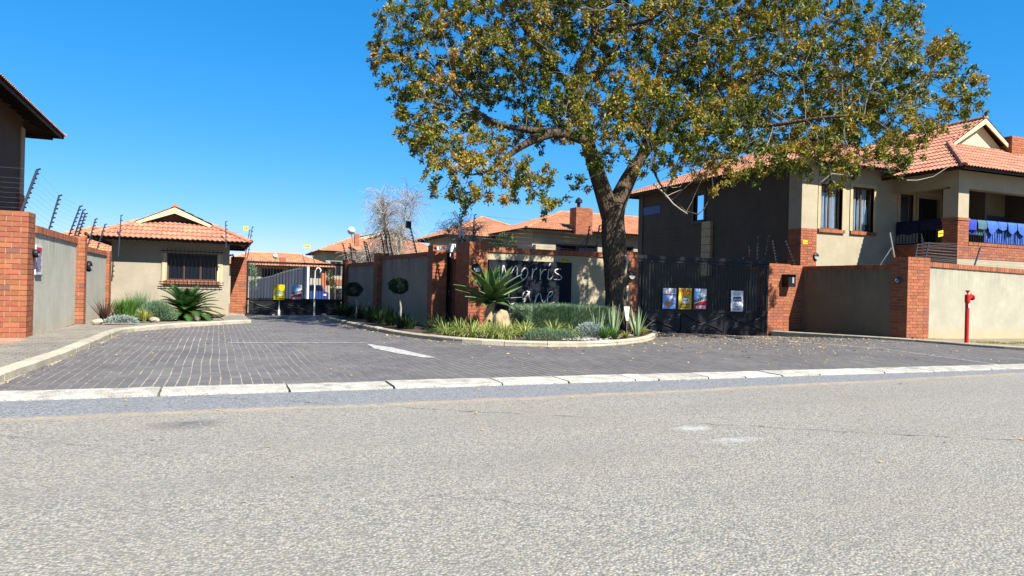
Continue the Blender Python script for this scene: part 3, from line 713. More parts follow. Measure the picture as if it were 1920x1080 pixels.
def collect_slope(out, p0, eu, es, poly, W_=.30, G=.32):
    """tiles over a convex polygon given in (along eave, up slope) metres"""
    p0 = Vector(p0); eu = Vector(eu).normalized(); es = Vector(es).normalized(); n = eu.cross(es)
    Mx = Matrix((eu, es, n)).transposed().to_4x4(); Mx.translation = p0
    xs = [p[0] for p in poly]; ys = [p[1] for p in poly]
    area = sum(poly[i][0]*poly[(i+1) % len(poly)][1]-poly[(i+1) % len(poly)][0]*poly[i][1] for i in range(len(poly)))
    P = poly if area > 0 else poly[::-1]
    edges = []
    for i in range(len(P)):
        a = Vector(P[i]); b = Vector(P[(i+1) % len(P)]); d = (b-a).normalized(); edges.append((a, Vector((-d.y, d.x))))
    r_ = 0
    while r_*G < max(ys):
        c = math.floor(min(xs)/W_)
        while c*W_ < max(xs):
            q = [Vector((c*W_+dx, r_*G+dy)) for dx in (0, W_) for dy in (0, G)]
            cut = []; out_ = False
            for a, nn in edges:
                ds = [(p-a).dot(nn) for p in q]
                if max(ds) < .02: out_ = True; break
                if min(ds) < -.01 and not (nn.y > .99 and r_ == 0): cut.append((a, nn))
            if not out_: out.append((Mx @ Matrix.Translation((c*W_, r_*G, 0)), [(a-Vector((c*W_, r_*G)), nn) for a, nn in cut]))
            c += 1
        r_ += 1
def lay_tiles(root, tiles, mat, nparts, amp=.017):
    base = tile_mesh(mat, amp=amp); tiles.sort(key=lambda t: t[0].translation.xy.length)
    acc = bmesh.new(); nn_ = 0
    for Mx, cut in tiles:
        jit = Matrix.Translation((R(-.003, .003), R(-.004, .004), R(0, .004)))
        me = base
        if cut:
            b = bmesh.new(); b.from_mesh(base)
            for a, n in cut: bmesh.ops.bisect_plane(b, geom=b.verts[:]+b.edges[:]+b.faces[:], plane_co=(a.x, a.y, 0), plane_no=(n.x, n.y, 0), clear_inner=True)
            if not b.faces: b.free(); continue
            me = bpy.data.meshes.new('roof_tile'); b.to_mesh(me); b.free(); me.materials.append(mat)
        if nn_ < nparts: child('roof_tile', me, root, Mx @ jit); nn_ += 1
        else:
            k0 = len(acc.verts); acc.from_mesh(me); acc.verts.ensure_lookup_table()
            bmesh.ops.transform(acc, matrix=Mx @ jit, verts=acc.verts[k0:])
    if len(acc.faces):
        me = bpy.data.meshes.new('roof_tiles'); acc.to_mesh(me); me.materials.append(mat)
        o = link(bpy.data.objects.new('roof_tiles', me)); o.parent = root; o.location = -world_loc(root); o['kind'] = 'stuff'
    acc.free()
def caps(root, p, q, mat, r=.10, L=.38, parts=True):
    p = Vector(p); q = Vector(q); n = max(1, round((q-p).length/L)); d = (q-p)/n; mb0 = MB(); k_ = 7
    vs = []
    for e, (t, rr) in enumerate(((-.03, r*1.12), (1.0, r*.95))):
        for j in range(k_): a = math.pi*(j/(k_-1)*1.3-.15); vs.append((t*d.length, math.cos(a)*rr, math.sin(a)*rr*.75))
    fs = [(j, j+1, k_+j+1, k_+j) for j in range(k_-1)]; vs += [(0, .0, 0)]; fs += [(j+1, j, 2*k_) for j in range(k_-1)]
    mb0.add(vs, fs); x = d.normalized(); y = Vector((0, 0, 1)).cross(x).normalized(); z = x.cross(y)
    Mx = Matrix((x, y, z)).transposed().to_4x4()
    if parts:
        me = mb0.mesh('ridge_tile', mat)
        for i in range(n): Mi = Mx.copy(); Mi.translation = p+d*i; child('ridge_tile', me, root, Mi)
    else:
        mb = MB()
        for i in range(n): Mi = Mx.copy(); Mi.translation = p+d*i; mb.add([Mi @ Vector(v) for v in vs], fs)
        o = mb.build('ridge_tiles', mat, root); o['kind'] = 'stuff'
def hip_roof(root, u0, u1, v0, v1, ze, p, mat, g=None, nparts=0, sides='FLRB', amp=.017, capmat=None, ridge='v', deck=True, capparts=True, rafter=None, gcol='cream'):
    """hip roof, ridge along v; g = inset of a Dutch gable on the -v end"""
    W_ = u1-u0; L_ = v1-v0; hw = min(W_, L_)/2; sl = math.sqrt(1+p*p); um = (u0+u1)/2; zr_ = ze+hw*p; gi = hw if g is None else g
    tiles = []; hu = hw
    def poly(Ln): return [(0, 0), (Ln, 0), (Ln-hw, hw*sl)]+([(hw, hw*sl)] if Ln > 2*hw+.01 else [])
    if 'F' in sides: collect_slope(tiles, (u0, v0, ze), (1, 0, 0), (0, 1, p), [(0, 0), (W_, 0), (W_-gi, gi*sl), (gi, gi*sl)] if g else poly(W_))
    if 'L' in sides: collect_slope(tiles, (u0, v1, ze), (0, -1, 0), (1, 0, p), ([(0, 0), (L_, 0), (L_-gi, gi*sl), (gi, gi*sl)]) if g else poly(L_))
    if g and 'L' in sides: collect_slope(tiles, (u0, v1, ze), (0, -1, 0), (1, 0, p), [(gi, gi*sl), (L_-gi, gi*sl), (L_-gi, hw*sl), (hw, hw*sl)])
    if g and 'R' in sides: collect_slope(tiles, (u1, v0, ze), (0, 1, 0), (-1, 0, p), [(gi, gi*sl), (L_-gi, gi*sl), (L_-hw, hw*sl), (gi, hw*sl)])
    if 'R' in sides: collect_slope(tiles, (u1, v0, ze), (0, 1, 0), (-1, 0, p), ([(0, 0), (L_, 0), (L_-gi, gi*sl), (gi, gi*sl)]) if g else poly(L_))
    if 'B' in sides: collect_slope(tiles, (u1, v1, ze), (-1, 0, 0), (0, -1, p), poly(W_))
    lay_tiles(root, tiles, mat, nparts, amp)
    zt_ = ze+gi*p; e = .015; mb = MB(); D = lambda u, v, z: (u, v, z-e)
    P = dict(a=D(u0, v0, ze), b=D(u1, v0, ze), c=D(u1, v1, ze), d=D(u0, v1, ze), r1=(D(um, v0+gi, zr_) if g or W_ <= L_ else D(u0+hw, v0+hw, zr_)), r2=(D(um, v1-hw, zr_) if g or W_ <= L_ else D(u1-hw, v0+hw, zr_)), g1=D(u0+gi, v0+gi, zt_), g2=D(u1-gi, v0+gi, zt_))
    V = list(P.values()); K = {k_: i for i, k_ in enumerate(P)}
    if g: F_ = ['a b g2 g1', 'd a g1 r1 r2', 'b c r2 r1 g2', 'c d r2']
    elif W_ <= L_: F_ = ['a b r1', 'd a r1 r2', 'b c r2 r1', 'c d r2']
    else: F_ = ['a b r2 r1', 'd a r1', 'b c r2', 'c d r1 r2']
    mb.add(V, [tuple(K[x] for x in f.split()) for f in F_]).build('roof_deck', M['wood_dark'], root)
    cz = .035
    def cp(a, b_): caps(root, (a[0], a[1], a[2]+cz), (b_[0], b_[1], b_[2]+cz), mat, parts=capparts)
    if 'F' in sides:
        cp(P['a'], P['g1'] if g else P['r1']); cp(P['b'], P['g2'] if g else (P['r1'] if W_ <= L_ else P['r2']))
    cp(P['r1'], P['r2'])
    if 'B' in sides: cp(P['d'], P['r2'] if W_ <= L_ or g else P['r1']); cp(P['c'], P['r2'])
    # fascia boards under the tile edge, and rafter tails
    mb = MB(); t = .02
    for a, b_ in (((u0, v0), (u1, v0)), ((u1, v0), (u1, v1)), ((u1, v1), (u0, v1)), ((u0, v1), (u0, v0))):
        a = Vector(a); b_ = Vector(b_); d = (b_-a).normalized(); n = Vector((-d.y, d.x))*.05
        mb.bar((*(a+n), ze-.055), (*(b_+n), ze-.055), .03, .09)
    mb.build('fascia', M['wood_dark'], root)
    if g:
        vg = v0+g; ov = .22
        # gable wall and barge boards
        MB().prism([(u0+gi+.1, vg+.05, zt_-.1), (u1-gi-.1, vg+.05, zt_-.1), (um, vg+.05, zr_-.08)], (0, .08, 0)).build('gable_wall', M[gcol], root, fix=True)
        for sg in (-1, 1):
            hx = hw-gi+.10; b0 = Vector((um+sg*hx, vg-ov, zt_-.10*p+.03)); t0 = Vector((um, vg-ov, zr_+.03)); w_ = .20
            dn = Vector((0, 0, -w_))
            poly = [t0, b0, b0+dn*.35+Vector((-sg*.12, 0, 0)), t0+dn*1.15]
            MB().prism(poly, (0, .04, 0)).build('barge_board', M['cream'], root, fix=True)
            MB().prism([t0, b0, b0+Vector((0, 0, -.03)), t0+Vector((0, 0, -.03))], (0, ov+.1, 0)).build('gable_soffit', M['wood_dark'], root, fix=True)
        tl = []; 
        for sg in (-1, 1):
            L2 = (hw-gi)*sl
            if sg < 0: collect_slope(tl, (um-(hw-gi), vg, zt_), (0, -1, 0), (1, 0, p), [(0, 0), (ov, 0), (ov, L2), (0, L2)])
            else: collect_slope(tl, (um+(hw-gi), vg-ov, zt_), (0, 1, 0), (-1, 0, p), [(0, 0), (ov, 0), (ov, L2), (0, L2)])
        lay_tiles(root, tl, mat, 0, amp); cp((um, vg-ov, zr_), P['r1'])
    return zr_
def rafters(root, axis, a0, a1, c0, c1, z0, z1, step=.75, w=.05, h=.12, name='rafter'):
    n = int((a1-a0)/step); 
    for i in range(n+1):
        a = a0+(a1-a0)*i/max(1, n); mb = MB()
        if axis == 'u': mb.bar((a, c0, z0), (a, c1, z1), w, h)
        else: mb.bar((c0, a, z0), (c1, a, z1), w, h)
        mb.build(name, M['wood_dark'], root)
def window(root, axis, c, a0, a1, z0, z1, frame='wood_frame', mull=1, glass='glass', depth=.06, sgn=-1, fw=.05, trim=None, sill=None, label=None):
    """window in a wall facing -c side; c = face plane"""
    def B(mb, x0, x1, d0, d1, za, zb):
        lo, hi = sorted((c-sgn*d0, c-sgn*d1))
        if axis == 'u': mb.box(x0, x1, lo, hi, za, zb)
        else: mb.box(lo, hi, x0, x1, za, zb)
    mb = MB(); B(mb, a0, a1, depth, depth+.05, z0, z0+fw); B(mb, a0, a1, depth, depth+.05, z1-fw, z1)
    B(mb, a0, a0+fw, depth, depth+.05, z0+fw, z1-fw); B(mb, a1-fw, a1, depth, depth+.05, z0+fw, z1-fw)
    for i in range(1, mull):
        x = a0+(a1-a0)*i/mull; B(mb, x-fw/2, x+fw/2, depth, depth+.045, z0+fw, z1-fw)
    wdw = mb.build('window', M[frame], root, label=label)
    for i in range(mull):
        x0 = a0+(a1-a0)*i/mull+fw/2; x1 = a0+(a1-a0)*(i+1)/mull-fw/2
        pb = MB(); B(pb, x0, x1, depth+.02, depth+.028, z0+fw*.8, z1-fw*.8); pb.build('pane', M[glass], wdw)
    if trim:
        t = MB(); tw = .12
        B(t, a0-tw, a0, -.03, depth, z0-.0, z1+tw); B(t, a1, a1+tw, -.03, depth, z0, z1+tw); B(t, a0, a1, -.03, depth, z1, z1+tw)
        t.build('window_trim', M[trim], root)
    if sill:
        n = max(2, round((a1-a0+.2)/.09)); t = MB()
        for i in range(n):
            x0 = a0-.1+(a1-a0+.2)*i/n; B(t, x0+.005, x0+(a1-a0+.2)/n-.005, -.07, depth, z0-.12, z0-.004)
        s_ = t.build('window_sill', M[sill], root)
    return wdw
m, nt, b = newmat('clear_pane'); k = NT(nt); tr = k.n('ShaderNodeBsdfTransparent'); tr.inputs[0].default_value = (.8, .84, .86, 1); gl_ = k.n('ShaderNodeBsdfGlossy'); gl_.inputs['Roughness'].default_value = .03
fr = k.n('ShaderNodeFresnel'); mx = k.n('ShaderNodeMixShader'); mx.inputs[0].default_value = .07; k.l(tr.outputs[0], mx.inputs[1]); k.l(gl_.outputs[0], mx.inputs[2]); k.l(mx.outputs[0], nt.nodes['Material Output'].inputs['Surface']); M['clear'] = m
m, nt, b = newmat('mirror_pane'); b.inputs['Base Color'].default_value = (.55, .75, 1, 1); b.inputs['Metallic'].default_value = 1; b.inputs['Roughness'].default_value = .06; M['mirror_pane'] = m

# ------------------------------------------------------------ guardhouse
G_ = thing('guardhouse', 'small cream guardhouse with orange tiled roof and barred window, left of the distant gate', 'guardhouse', (-1.3, 26.1, -.12))
gw = [(-1.55, -.03, 1.13, 2.03)]
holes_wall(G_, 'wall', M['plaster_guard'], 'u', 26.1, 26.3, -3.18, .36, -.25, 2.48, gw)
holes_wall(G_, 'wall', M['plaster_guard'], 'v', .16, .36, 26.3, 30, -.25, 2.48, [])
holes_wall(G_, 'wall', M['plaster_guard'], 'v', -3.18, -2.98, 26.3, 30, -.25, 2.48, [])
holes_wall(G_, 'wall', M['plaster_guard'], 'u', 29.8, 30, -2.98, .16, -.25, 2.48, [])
window(G_, 'u', 26.1, -1.55, -.03, 1.13, 2.03, mull=3, fw=.05, sill='brick')
for a in (-1.72, -.03+.0): BX('window_trim', M['cream'], G_, a, a+.17, 26.075, 26.1, 1.0, 2.03)
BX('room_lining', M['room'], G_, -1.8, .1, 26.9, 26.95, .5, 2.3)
for i in range(9): brick(G_, .0+.0, .36, 26.09, 26.1, -.2+i*.001, -.19) if False else None
for i in range(2): brick(G_, .18, .37, 26.085, 26.19, -.17, -.08) if i == 0 else None
hip_roof(G_, -3.78, 1.0, 25.45, 30.65, 2.46, .47, M['tile'], g=1.28, nparts=270, gcol='wood_frame')
rafters(G_, 'u', -3.3, .6, 25.52, 26.1, 2.42, 2.68, .82)
bb = thing('burglar_bars', 'black burglar bar cage over the guardhouse window', 'bars', (-.8, 25.98, 1.5))
for i in range(15):
    x = -1.68+1.78*i/14; mb = MB()
    mb.tube([(x, 26.08, 2.2), (x, 25.97, 2.15), (x, 25.97, 1.0), (x, 25.99, .92), (x, 26.05, .93)], .0065, 5).build('bar', M['black_metal'], bb)
for z in (2.10, 1.0, 1.07): MB().box(-1.78, .2, 25.955, 25.965, z-.012, z+.012).build('crossbar', M['black_metal'], bb)
dp = thing('downpipe_elbow', 'dark curved pipe elbow on the guardhouse corner beside the brick pillar', 'pipe', (.42, 26.2, 1.9))
MB().tube([(.36, 26.25, 2.02), (.46, 26.2, 2.05), (.5, 26.2, 1.95), (.45, 26.2, 1.85)], .03, 8).build('pipe', M['black_metal'], dp, smooth=True); MB().lathe((.47, 26.2, 1.93), [(.05, -.03), (.05, .03)], 10).build('collar', M['black_metal'], dp)

# ------------------------------------------------------------ right hand house
Hs = thing('house', 'large two storey cream house on the right with orange roof and corner balcony', 'house', (20, 20, 0))
uh, vh = 18.2, 18.5
W1 = (19.02, 20.02, 3.45, 5.0); W2 = (20.5, 21.52, 3.45, 5.0)
DW = (22.83, 23.5, 3.62, 4.92)   # small window on the balcony
a = onv(1721, 400, vh)[0]; b_ = onv(1762, 400, vh)[0]; DD = (a, b_, 2.95, 4.85)
holes_wall(Hs, 'wall', M['plaster_house'], 'u', vh, vh+.22, uh, 29.5, -.4, 5.72, [W1, W2, DW, DD])
SW = (23.75, 24.42, 4.1, 5.2)
holes_wall(Hs, 'wall', M['dark_paint_shade'], 'v', uh, uh+.22, vh+.22, 28.5, -.4, 5.72, [SW])
holes_wall(Hs, 'wall', M['plaster_house'], 'u', 28.28, 28.5, uh+.22, 29.5, -.4, 5.72, [])
holes_wall(Hs, 'wall', M['plaster_house'], 'v', 29.28, 29.5, vh+.22, 28.28, -.4, 5.72, [])
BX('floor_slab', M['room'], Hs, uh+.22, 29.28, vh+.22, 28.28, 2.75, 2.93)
BX('ceiling', M['plaster_dark'], Hs, uh+.22, 29.28, vh+.22, 28.28, 5.5, 5.6)
BX('partition', M['plaster_dark'], Hs, uh+.22, 29.28, vh+2.2, vh+2.3, 2.93, 5.5)
for Wn in (W1, W2):
    window(Hs, 'u', vh, *Wn[:2], *Wn[2:], frame='wood_frame', mull=2, glass='clear', trim='plaster_trim', sill='brick', depth=.10)
def curtain(root, a0, a1, v, z0, z1, k_=9, mat='curtain', amp=.03):
    n = 40; mb = MB()
    for i in range(n+1):
        x = a0+(a1-a0)*i/n; y = v+amp*math.sin(i/n*k_*2*math.pi)+.01*math.sin(i*1.7)
        mb.v += [(x, y, z0), (x+.01*math.sin(i), y+.015, (z0+z1)/2), (x, y, z1)]
    for i in range(n):
        for j in (0, 1): mb.f.append((i*3+j, (i+1)*3+j, (i+1)*3+j+1, i*3+j+1))
    mb.build('curtain', M[mat], root, smooth=True)
curtain(Hs, 19.0, 19.42, vh+.24, 3.4, 5.0, 5); curtain(Hs, 19.5, 19.98, vh+.24, 3.4, 5.0, 6); curtain(Hs, 20.48, 20.9, vh+.24, 3.4, 5.0, 5); curtain(Hs, 21.0, 21.4, vh+.24, 3.4, 5.0, 4)
window(Hs, 'u', vh, *DW[:2], *DW[2:], mull=1, glass='mirror_pane', trim='plaster_trim', label='small balcony window reflecting blue sky')
BX('door', M['room'], Hs, DD[0], DD[1], vh+.12, vh+.16, 2.95, 4.85)
for x in (DD[0]+.5,): BX('door_frame', M['wood_dark'], Hs, x-.03, x+.03, vh+.08, vh+.12, 2.95, 4.85)
BX('door_trim', M['plaster_trim'], Hs, DD[1], DD[1]+.1, vh-.03, vh, 2.95, 4.95); BX('door_trim', M['plaster_trim'], Hs, DD[0]-.1, DD[0], vh-.03, vh, 2.95, 4.95); BX('door_trim', M['plaster_trim'], Hs, DD[0]-.1, DD[1]+.1, vh-.03, vh, 4.95, 5.05)
window(Hs, 'v', uh, *SW[:2], *SW[2:], mull=1, glass='mirror_pane', trim='wood_frame', sill='wood_frame')
BX('blue_band', M['blue'], Hs, uh-.03, uh, 26.8, 28.2, 4.66, 5.02)
for i in range(7): BX('duct_panel', M['plaster_trim'], Hs, uh-.14, uh-.003, 23.15, 23.7, 1.85+i*.312, 1.85+i*.312+.295)
BX('pilaster', M['plaster_dark'], Hs, uh-.05, uh-.003, 28.2, 28.55, -.3, 5.6)  # darker plaster than the house front, pilaster's shade put into its colour
for i in range(12): BX('siding_ridge', M['dark_paint_shade'], Hs, uh-.012, uh-.001, 25.2, 28.1, 1.9+i*.18, 1.92+i*.18)
qn = link(bpy.data.objects.new('corner_brickwork', None)); qn.parent = Hs; qn.location = Vector((uh, vh, 2))-Hs.location
brickwork(qn, uh-.04, uh+.66, vh-.04, vh+.55, 1.2, 3.42, 'FL', 25, 'mortar_red')
BX('corner_pilaster', M['plaster_house'], Hs, uh-.04, uh+.66, vh-.04, vh+.55, 3.42, 5.66)
ov = .62
rz = hip_roof(Hs, uh-ov, 30.1, vh-ov, 29.1, 5.62, .40, M['tile'], nparts=150)
rafters(Hs, 'v', vh+.3, 28.2, uh-ov+.06, uh, 5.57, 5.80, .8)
rafters(Hs, 'u', uh+.3, 21.8, vh-ov+.06, vh, 5.57, 5.80, .75)
# balcony wing
up, vp = 22.5, 16.05
def wingpart(name, mat, *b): return BX(name, M[mat], Hs, *b)
cp_ = link(bpy.data.objects.new('corner_column', None)); cp_.parent = Hs; cp_.location = Vector((up, vp, 2.5))-Hs.location
brickwork(cp_, up, up+.53, vp, vp+.56, 2.5, 3.76, 'FL', 14, 'mortar')
BX('column_cap', M['brick'], cp_, up-.025, up+.555, vp-.025, vp+.585, 3.76, 3.85)
wingpart('column_shaft', 'plaster_house', up+.01, up+.52, vp+.01, vp+.55, 3.85, 4.83)
pf = link(bpy.data.objects.new('parapet', None)); pf.parent = Hs; pf.location = Vector((up+.6, vp, 2.5))-Hs.location
brickwork(pf, up+.541, 27.5, vp+.003, vp+.22, 2.5, 2.95, 'F', 5)
coping(pf, 'u', up+.54, 27.5, vp-.015, vp+.24, 3.055, h=.10)
ps = link(bpy.data.objects.new('parapet', None)); ps.parent = Hs; ps.location = Vector((up, vp+.6, 2.5))-Hs.location
brickwork(ps, up+.003, up+.22, vp+.571, vh-.003, 1.9, 3.02, 'L', 12, 'mortar_red')
wingpart('slab_edge', 'plaster_house', up-.01, 28.8, vp-.01, vh-.003, 2.08, 2.49)
wingpart('ground_floor_wall', 'brick', up+.03, 28.8, vp+.03, vh-.003, -.5, 2.08)
wingpart('balcony_floor', 'plaster_dark', up+.22, 28.8, vp+.22, vh-.003, 2.49, 2.93)
wingpart('lintel', 'plaster_house', up, 28.8, vp, vp+.3, 4.83, 5.42); wingpart('lintel', 'plaster_house', up, up+.3, vp+.3, vh-.003, 4.9, 5.42)
wingpart('balcony_ceiling', 'plaster_dark', up+.3, 28.8, vp+.3, vh-.003, 5.3, 5.36)
wingpart('column_shaft', 'plaster_house', 28.3, 28.8, vp+.3, vp+.8, 2.5, 4.83); wingpart('end_wall', 'plaster_dark', 28.6, 28.8, vp+.8, vh-.003, 2.93, 5.3)
wingpart('partition', 'plaster_dark', 25.0, 25.1, vp+.8, vh-.003, 2.93, 5.3)
def railing(root, axis, c, a0, a1, z0, z1, step=.12):
    r_ = link(bpy.data.objects.new('railing', None)); r_.parent = root
    r_.location = Vector((a0, c, z0) if axis == 'u' else (c, a0, z0))-root.location
    mb = MB()
    for z in (z0, z1):
        if axis == 'u': mb.box(a0, a1, c-.02, c+.02, z-.02, z+.02)
        else: mb.box(c-.02, c+.02, a0, a1, z-.02, z+.02)
    mb.build('rail', M['black_metal'], r_); me = MB().box(-.008, .008, -.008, .008, z0+.02, z1-.02).mesh('baluster', M['black_metal'])
    n = int((a1-a0)/step)
    for i in range(n+1):
        a = a0+(a1-a0)*i/n; child('baluster', me, r_, Matrix.Translation((a, c, 0) if axis == 'u' else (c, a, 0)))
railing(Hs, 'u', vp+.1, up+.54, 27.5, 3.07, 3.80); railing(Hs, 'v', up+.12, vp+.6, vh-.05, 3.06, 3.84)
hip_roof(Hs, 21.85, 28.95, vp-.62, 25.0, 5.42, .637, M['tile'], g=1.95, nparts=125, sides='FL')
rafters(Hs, 'u', up+.2, 28.5, vp-.56, vp, 5.37, 5.68, .8); rafters(Hs, 'v', vp+.1, 17.6, up-.6, up, 5.37, 5.68, .6)
ch = link(bpy.data.objects.new('chimney', None)); ch.parent = Hs; ch.location = Vector((27.2, 17.5, 6))-Hs.location
brickwork(ch, 26.68, 27.66, 17.05, 17.7, 5.9, 7.17, 'FL', 15, 'mortar_red')
# cap on back lower storey glimpse
BX('dark_cabinet', M['blue_steel'], Hs, 26.2, 28.0, vh-.5, vh-.1, 2.95, 4.35)

# clothes on the railing
def cloth(name, label, cat, px0, px1, zb, mat, point=0, back=.5, group='clothes drying on the balcony railing'):
    a = onv(px0, 412, vp+.06)[0]; b_ = onv(px1, 414, vp+.06)[0]; n = 8; c = vp+.1; zt_ = 3.835; mb = MB(); sec = []
    for i in range(n+1):
        t = i/n; x = a+(b_-a)*t; fr_ = zb+point*abs(2*t-1)**1.3; w_ = .022*math.sin(i*1.7+px0); col = [(x, c-.03-w_*.5, zt_-.03)]
        prof = [(c-.045+w_, fr_), (c-.05+w_*.7, (fr_+zt_)/2), (c-.035, zt_-.03), (c, zt_+.004), (c+.035, zt_-.03), (c+.045+w_, zt_-back*.5), (c+.045-w_, zt_-back)]
        mb.v += [(x, y, z) for y, z in prof]
    for i in range(n):
        for j in range(6): mb.f.append((i*7+j, (i+1)*7+j, (i+1)*7+j+1, i*7+j+1))
    o = mb.build(name, mat, None, smooth=True); return tag(o, label, cat, group)
def cmat(n, c, c2, ns=18): return pmat(n, c, c2, rough=.9, ns=ns, bump=.6, bs=60)
cb = cmat('blue_cloth', (.035, .06, .42), (.02, .035, .28)); ct = cmat('teal_cloth', (.07, .16, .20), (.05, .11, .16)); cd = cmat('denim', (.06, .17, .55), (.03, .08, .38)); cdk = cmat('navy_cloth', (.01, .013, .05), (.006, .008, .03))
cloth('towel', 'plain violet-blue towel on the balcony railing, next to the brick column', 'towel', 1817, 1832, 3.48, cb)
cloth('towel', 'grey-teal cloth hanging second from the brick column on the balcony railing', 'cloth', 1833.5, 1850, 3.52, ct, .03)
cloth('trousers', 'bright blue garment with pointed hem, first to the right of the grey-teal cloth', 'trousers', 1851, 1871, 3.36, cd, .26, 1.0)
cloth('trousers', 'bright blue garment, second to the right of the grey-teal cloth on the railing', 'trousers', 1872.5, 1889, 3.52, cd, .10, .8)
cloth('trousers', 'bright blue garment, third to the right of the grey-teal cloth on the railing', 'trousers', 1890, 1907, 3.41, cd, .2, 1.05)
cloth('trousers', 'light blue garment on the railing cut by the right edge of the photo', 'trousers', 1908, 1930, 3.40, cd, .2, .95)
def blanket(label, v0, v1, zb, nm='blanket'):
    mb = MB(); n = 10; c = up+.12; zt_ = 3.875
    for i in range(n+1):
        y = v0+(v1-v0)*i/n; w_ = .015*math.sin(i*1.9); b0 = zb+.03*math.sin(i*1.1)
        mb.v += [(c-.05+w_, y, b0), (c-.055-w_, y, (b0+zt_)/2), (c-.035, y, zt_-.02), (c, y, zt_), (c+.035, y, zt_-.02), (c+.05+w_, y, zb+.1)]
    for i in range(n):
        for j in range(5): mb.f.append((i*6+j, (i+1)*6+j, (i+1)*6+j+1, i*6+j+1))
    tag(mb.build(nm, cdk, None, smooth=True), label, 'blanket', 'dark bedding over the side railing')
blanket('dark navy blanket over the far half of the shaded side railing', 17.5, 18.42, 3.4); blanket('dark navy blanket over the near half of the shaded side railing', 16.65, 17.48, 3.5)

# ------------------------------------------------------------ left house (only its corner is in view)
Lh = thing('house', 'corner of a dark eaved house at the left edge, rising behind the brick pillar', 'house', (-8, 24, 0))
holes_wall(Lh, 'wall', M['dark_paint_shade'], 'v', -6.1, -5.9, 12, 27.3, -.4, 6.2, []); holes_wall(Lh, 'wall', M['plaster_house'], 'u', 27.1, 27.3, -16, -6.1, -.4, 6.2, []); holes_wall(Lh, 'wall', M['plaster_house'], 'u', 12, 12.2, -16, -6.1, -.4, 6.2, [])
BX('corner_pilaster', M['plaster_house'], Lh, -6.2, -5.86, 26.9, 27.36, -.4, 5.9)
qn = link(bpy.data.objects.new('corner_brickwork', None)); qn.parent = Lh; qn.location = Vector((-5.9, 27, 2))-Lh.location
brickwork(qn, -6.2, -5.84, 26.75, 27.37, 1.6, 3.75, 'R', 24)
hip_roof(Lh, -17, -5.0, 11.2, 28.6, 5.98, .48, M['tile'], nparts=0, sides='RB', capparts=False)
rafters(Lh, 'v', 14, 28, -5.06, -5.9, 5.93, 6.28, .75)
MB().bar((-5.3, 28.45, 5.86), (-6.3, 28.45, 5.86), .05, .12).build('soffit_beam', M['wood_dark'], Lh)

# ------------------------------------------------------------ houses beyond
def far_house(label, c, size, ze, p, gi=None, chim=None, wins=(), zb=-1.0, ang=0, mat='tile_far', lower=None, cols=True):
    """c = front-left corner (u, v) of the walls"""
    u, v = c; w_, d_ = size; r_ = thing('house', label, 'house', (u+w_/2, v+d_/2, zb))
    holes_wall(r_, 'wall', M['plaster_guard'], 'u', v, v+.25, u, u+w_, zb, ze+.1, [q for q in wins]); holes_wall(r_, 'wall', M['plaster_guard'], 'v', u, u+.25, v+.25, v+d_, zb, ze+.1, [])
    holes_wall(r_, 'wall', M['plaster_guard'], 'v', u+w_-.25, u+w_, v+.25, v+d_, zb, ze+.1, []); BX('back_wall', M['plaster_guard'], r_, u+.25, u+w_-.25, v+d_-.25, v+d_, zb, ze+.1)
    for q in wins: window(r_, 'u', v, *q[:2], *q[2:], mull=2, fw=.08)
    hip_roof(r_, u-.7, u+w_+.7, v-.7, v+d_+.7, ze, p, M[mat], g=gi, nparts=0, capparts=False, amp=.02, sides='FLR')
    return r_
# house behind the sign wall
cA = at(986.7, 426.7, 40); u0, v0, z0 = cA
fh = far_house('orange roofed house with brick chimney behind the name sign wall and big trunk', (u0+.7, v0+.7), (13.5, 7.0), z0, .36, None, wins=[(u0+2.2, u0+5.0, z0-1.75, z0-.75), (u0+6.4, u0+7.5, z0-1.9, z0-.7)])
for x in (u0+.75, u0+5.9): BX('column', M['plaster_sign'], fh, x, x+.5, v0+.3, v0+.69, z0-3.5, z0-.9)
cc = at(1093, 420, 41.0); chf = link(bpy.data.objects.new('chimney', None)); chf.parent = fh; chf.location = Vector(cc)-fh.location
brickwork(chf, cc.x-.45, cc.x+.62, cc.y, cc.y+.8, cc.z-.6, cc.z+.95, 'FL', 16)
MB().lathe((cc.x-.15, cc.y+.3, cc.z+.95), [(.1, 0), (.1, .25), (.22, .3), (.2, .45), (.05, .6)], 10).build('cowl', M['black_metal'], chf)
cB = at(835, 439, 44); wl = thing('house', 'low orange roof wing peeping out left of the sign wall house, behind bare twigs', 'house', (cB.x+3, cB.y+4, -1))
holes_wall(wl, 'wall', M['plaster_guard'], 'u', cB.y+.7, cB.y+.95, cB.x+.7, cB.x+7, -1, cB.z+.1, []); holes_wall(wl, 'wall', M['plaster_guard'], 'v', cB.x+.7, cB.x+.95, cB.y+.95, cB.y+6, -1, cB.z, [])
hip_roof(wl, cB.x, cB.x+7.5, cB.y, cB.y+8, cB.z, .42, M['tile_far'], nparts=0, capparts=False, sides='FLR')
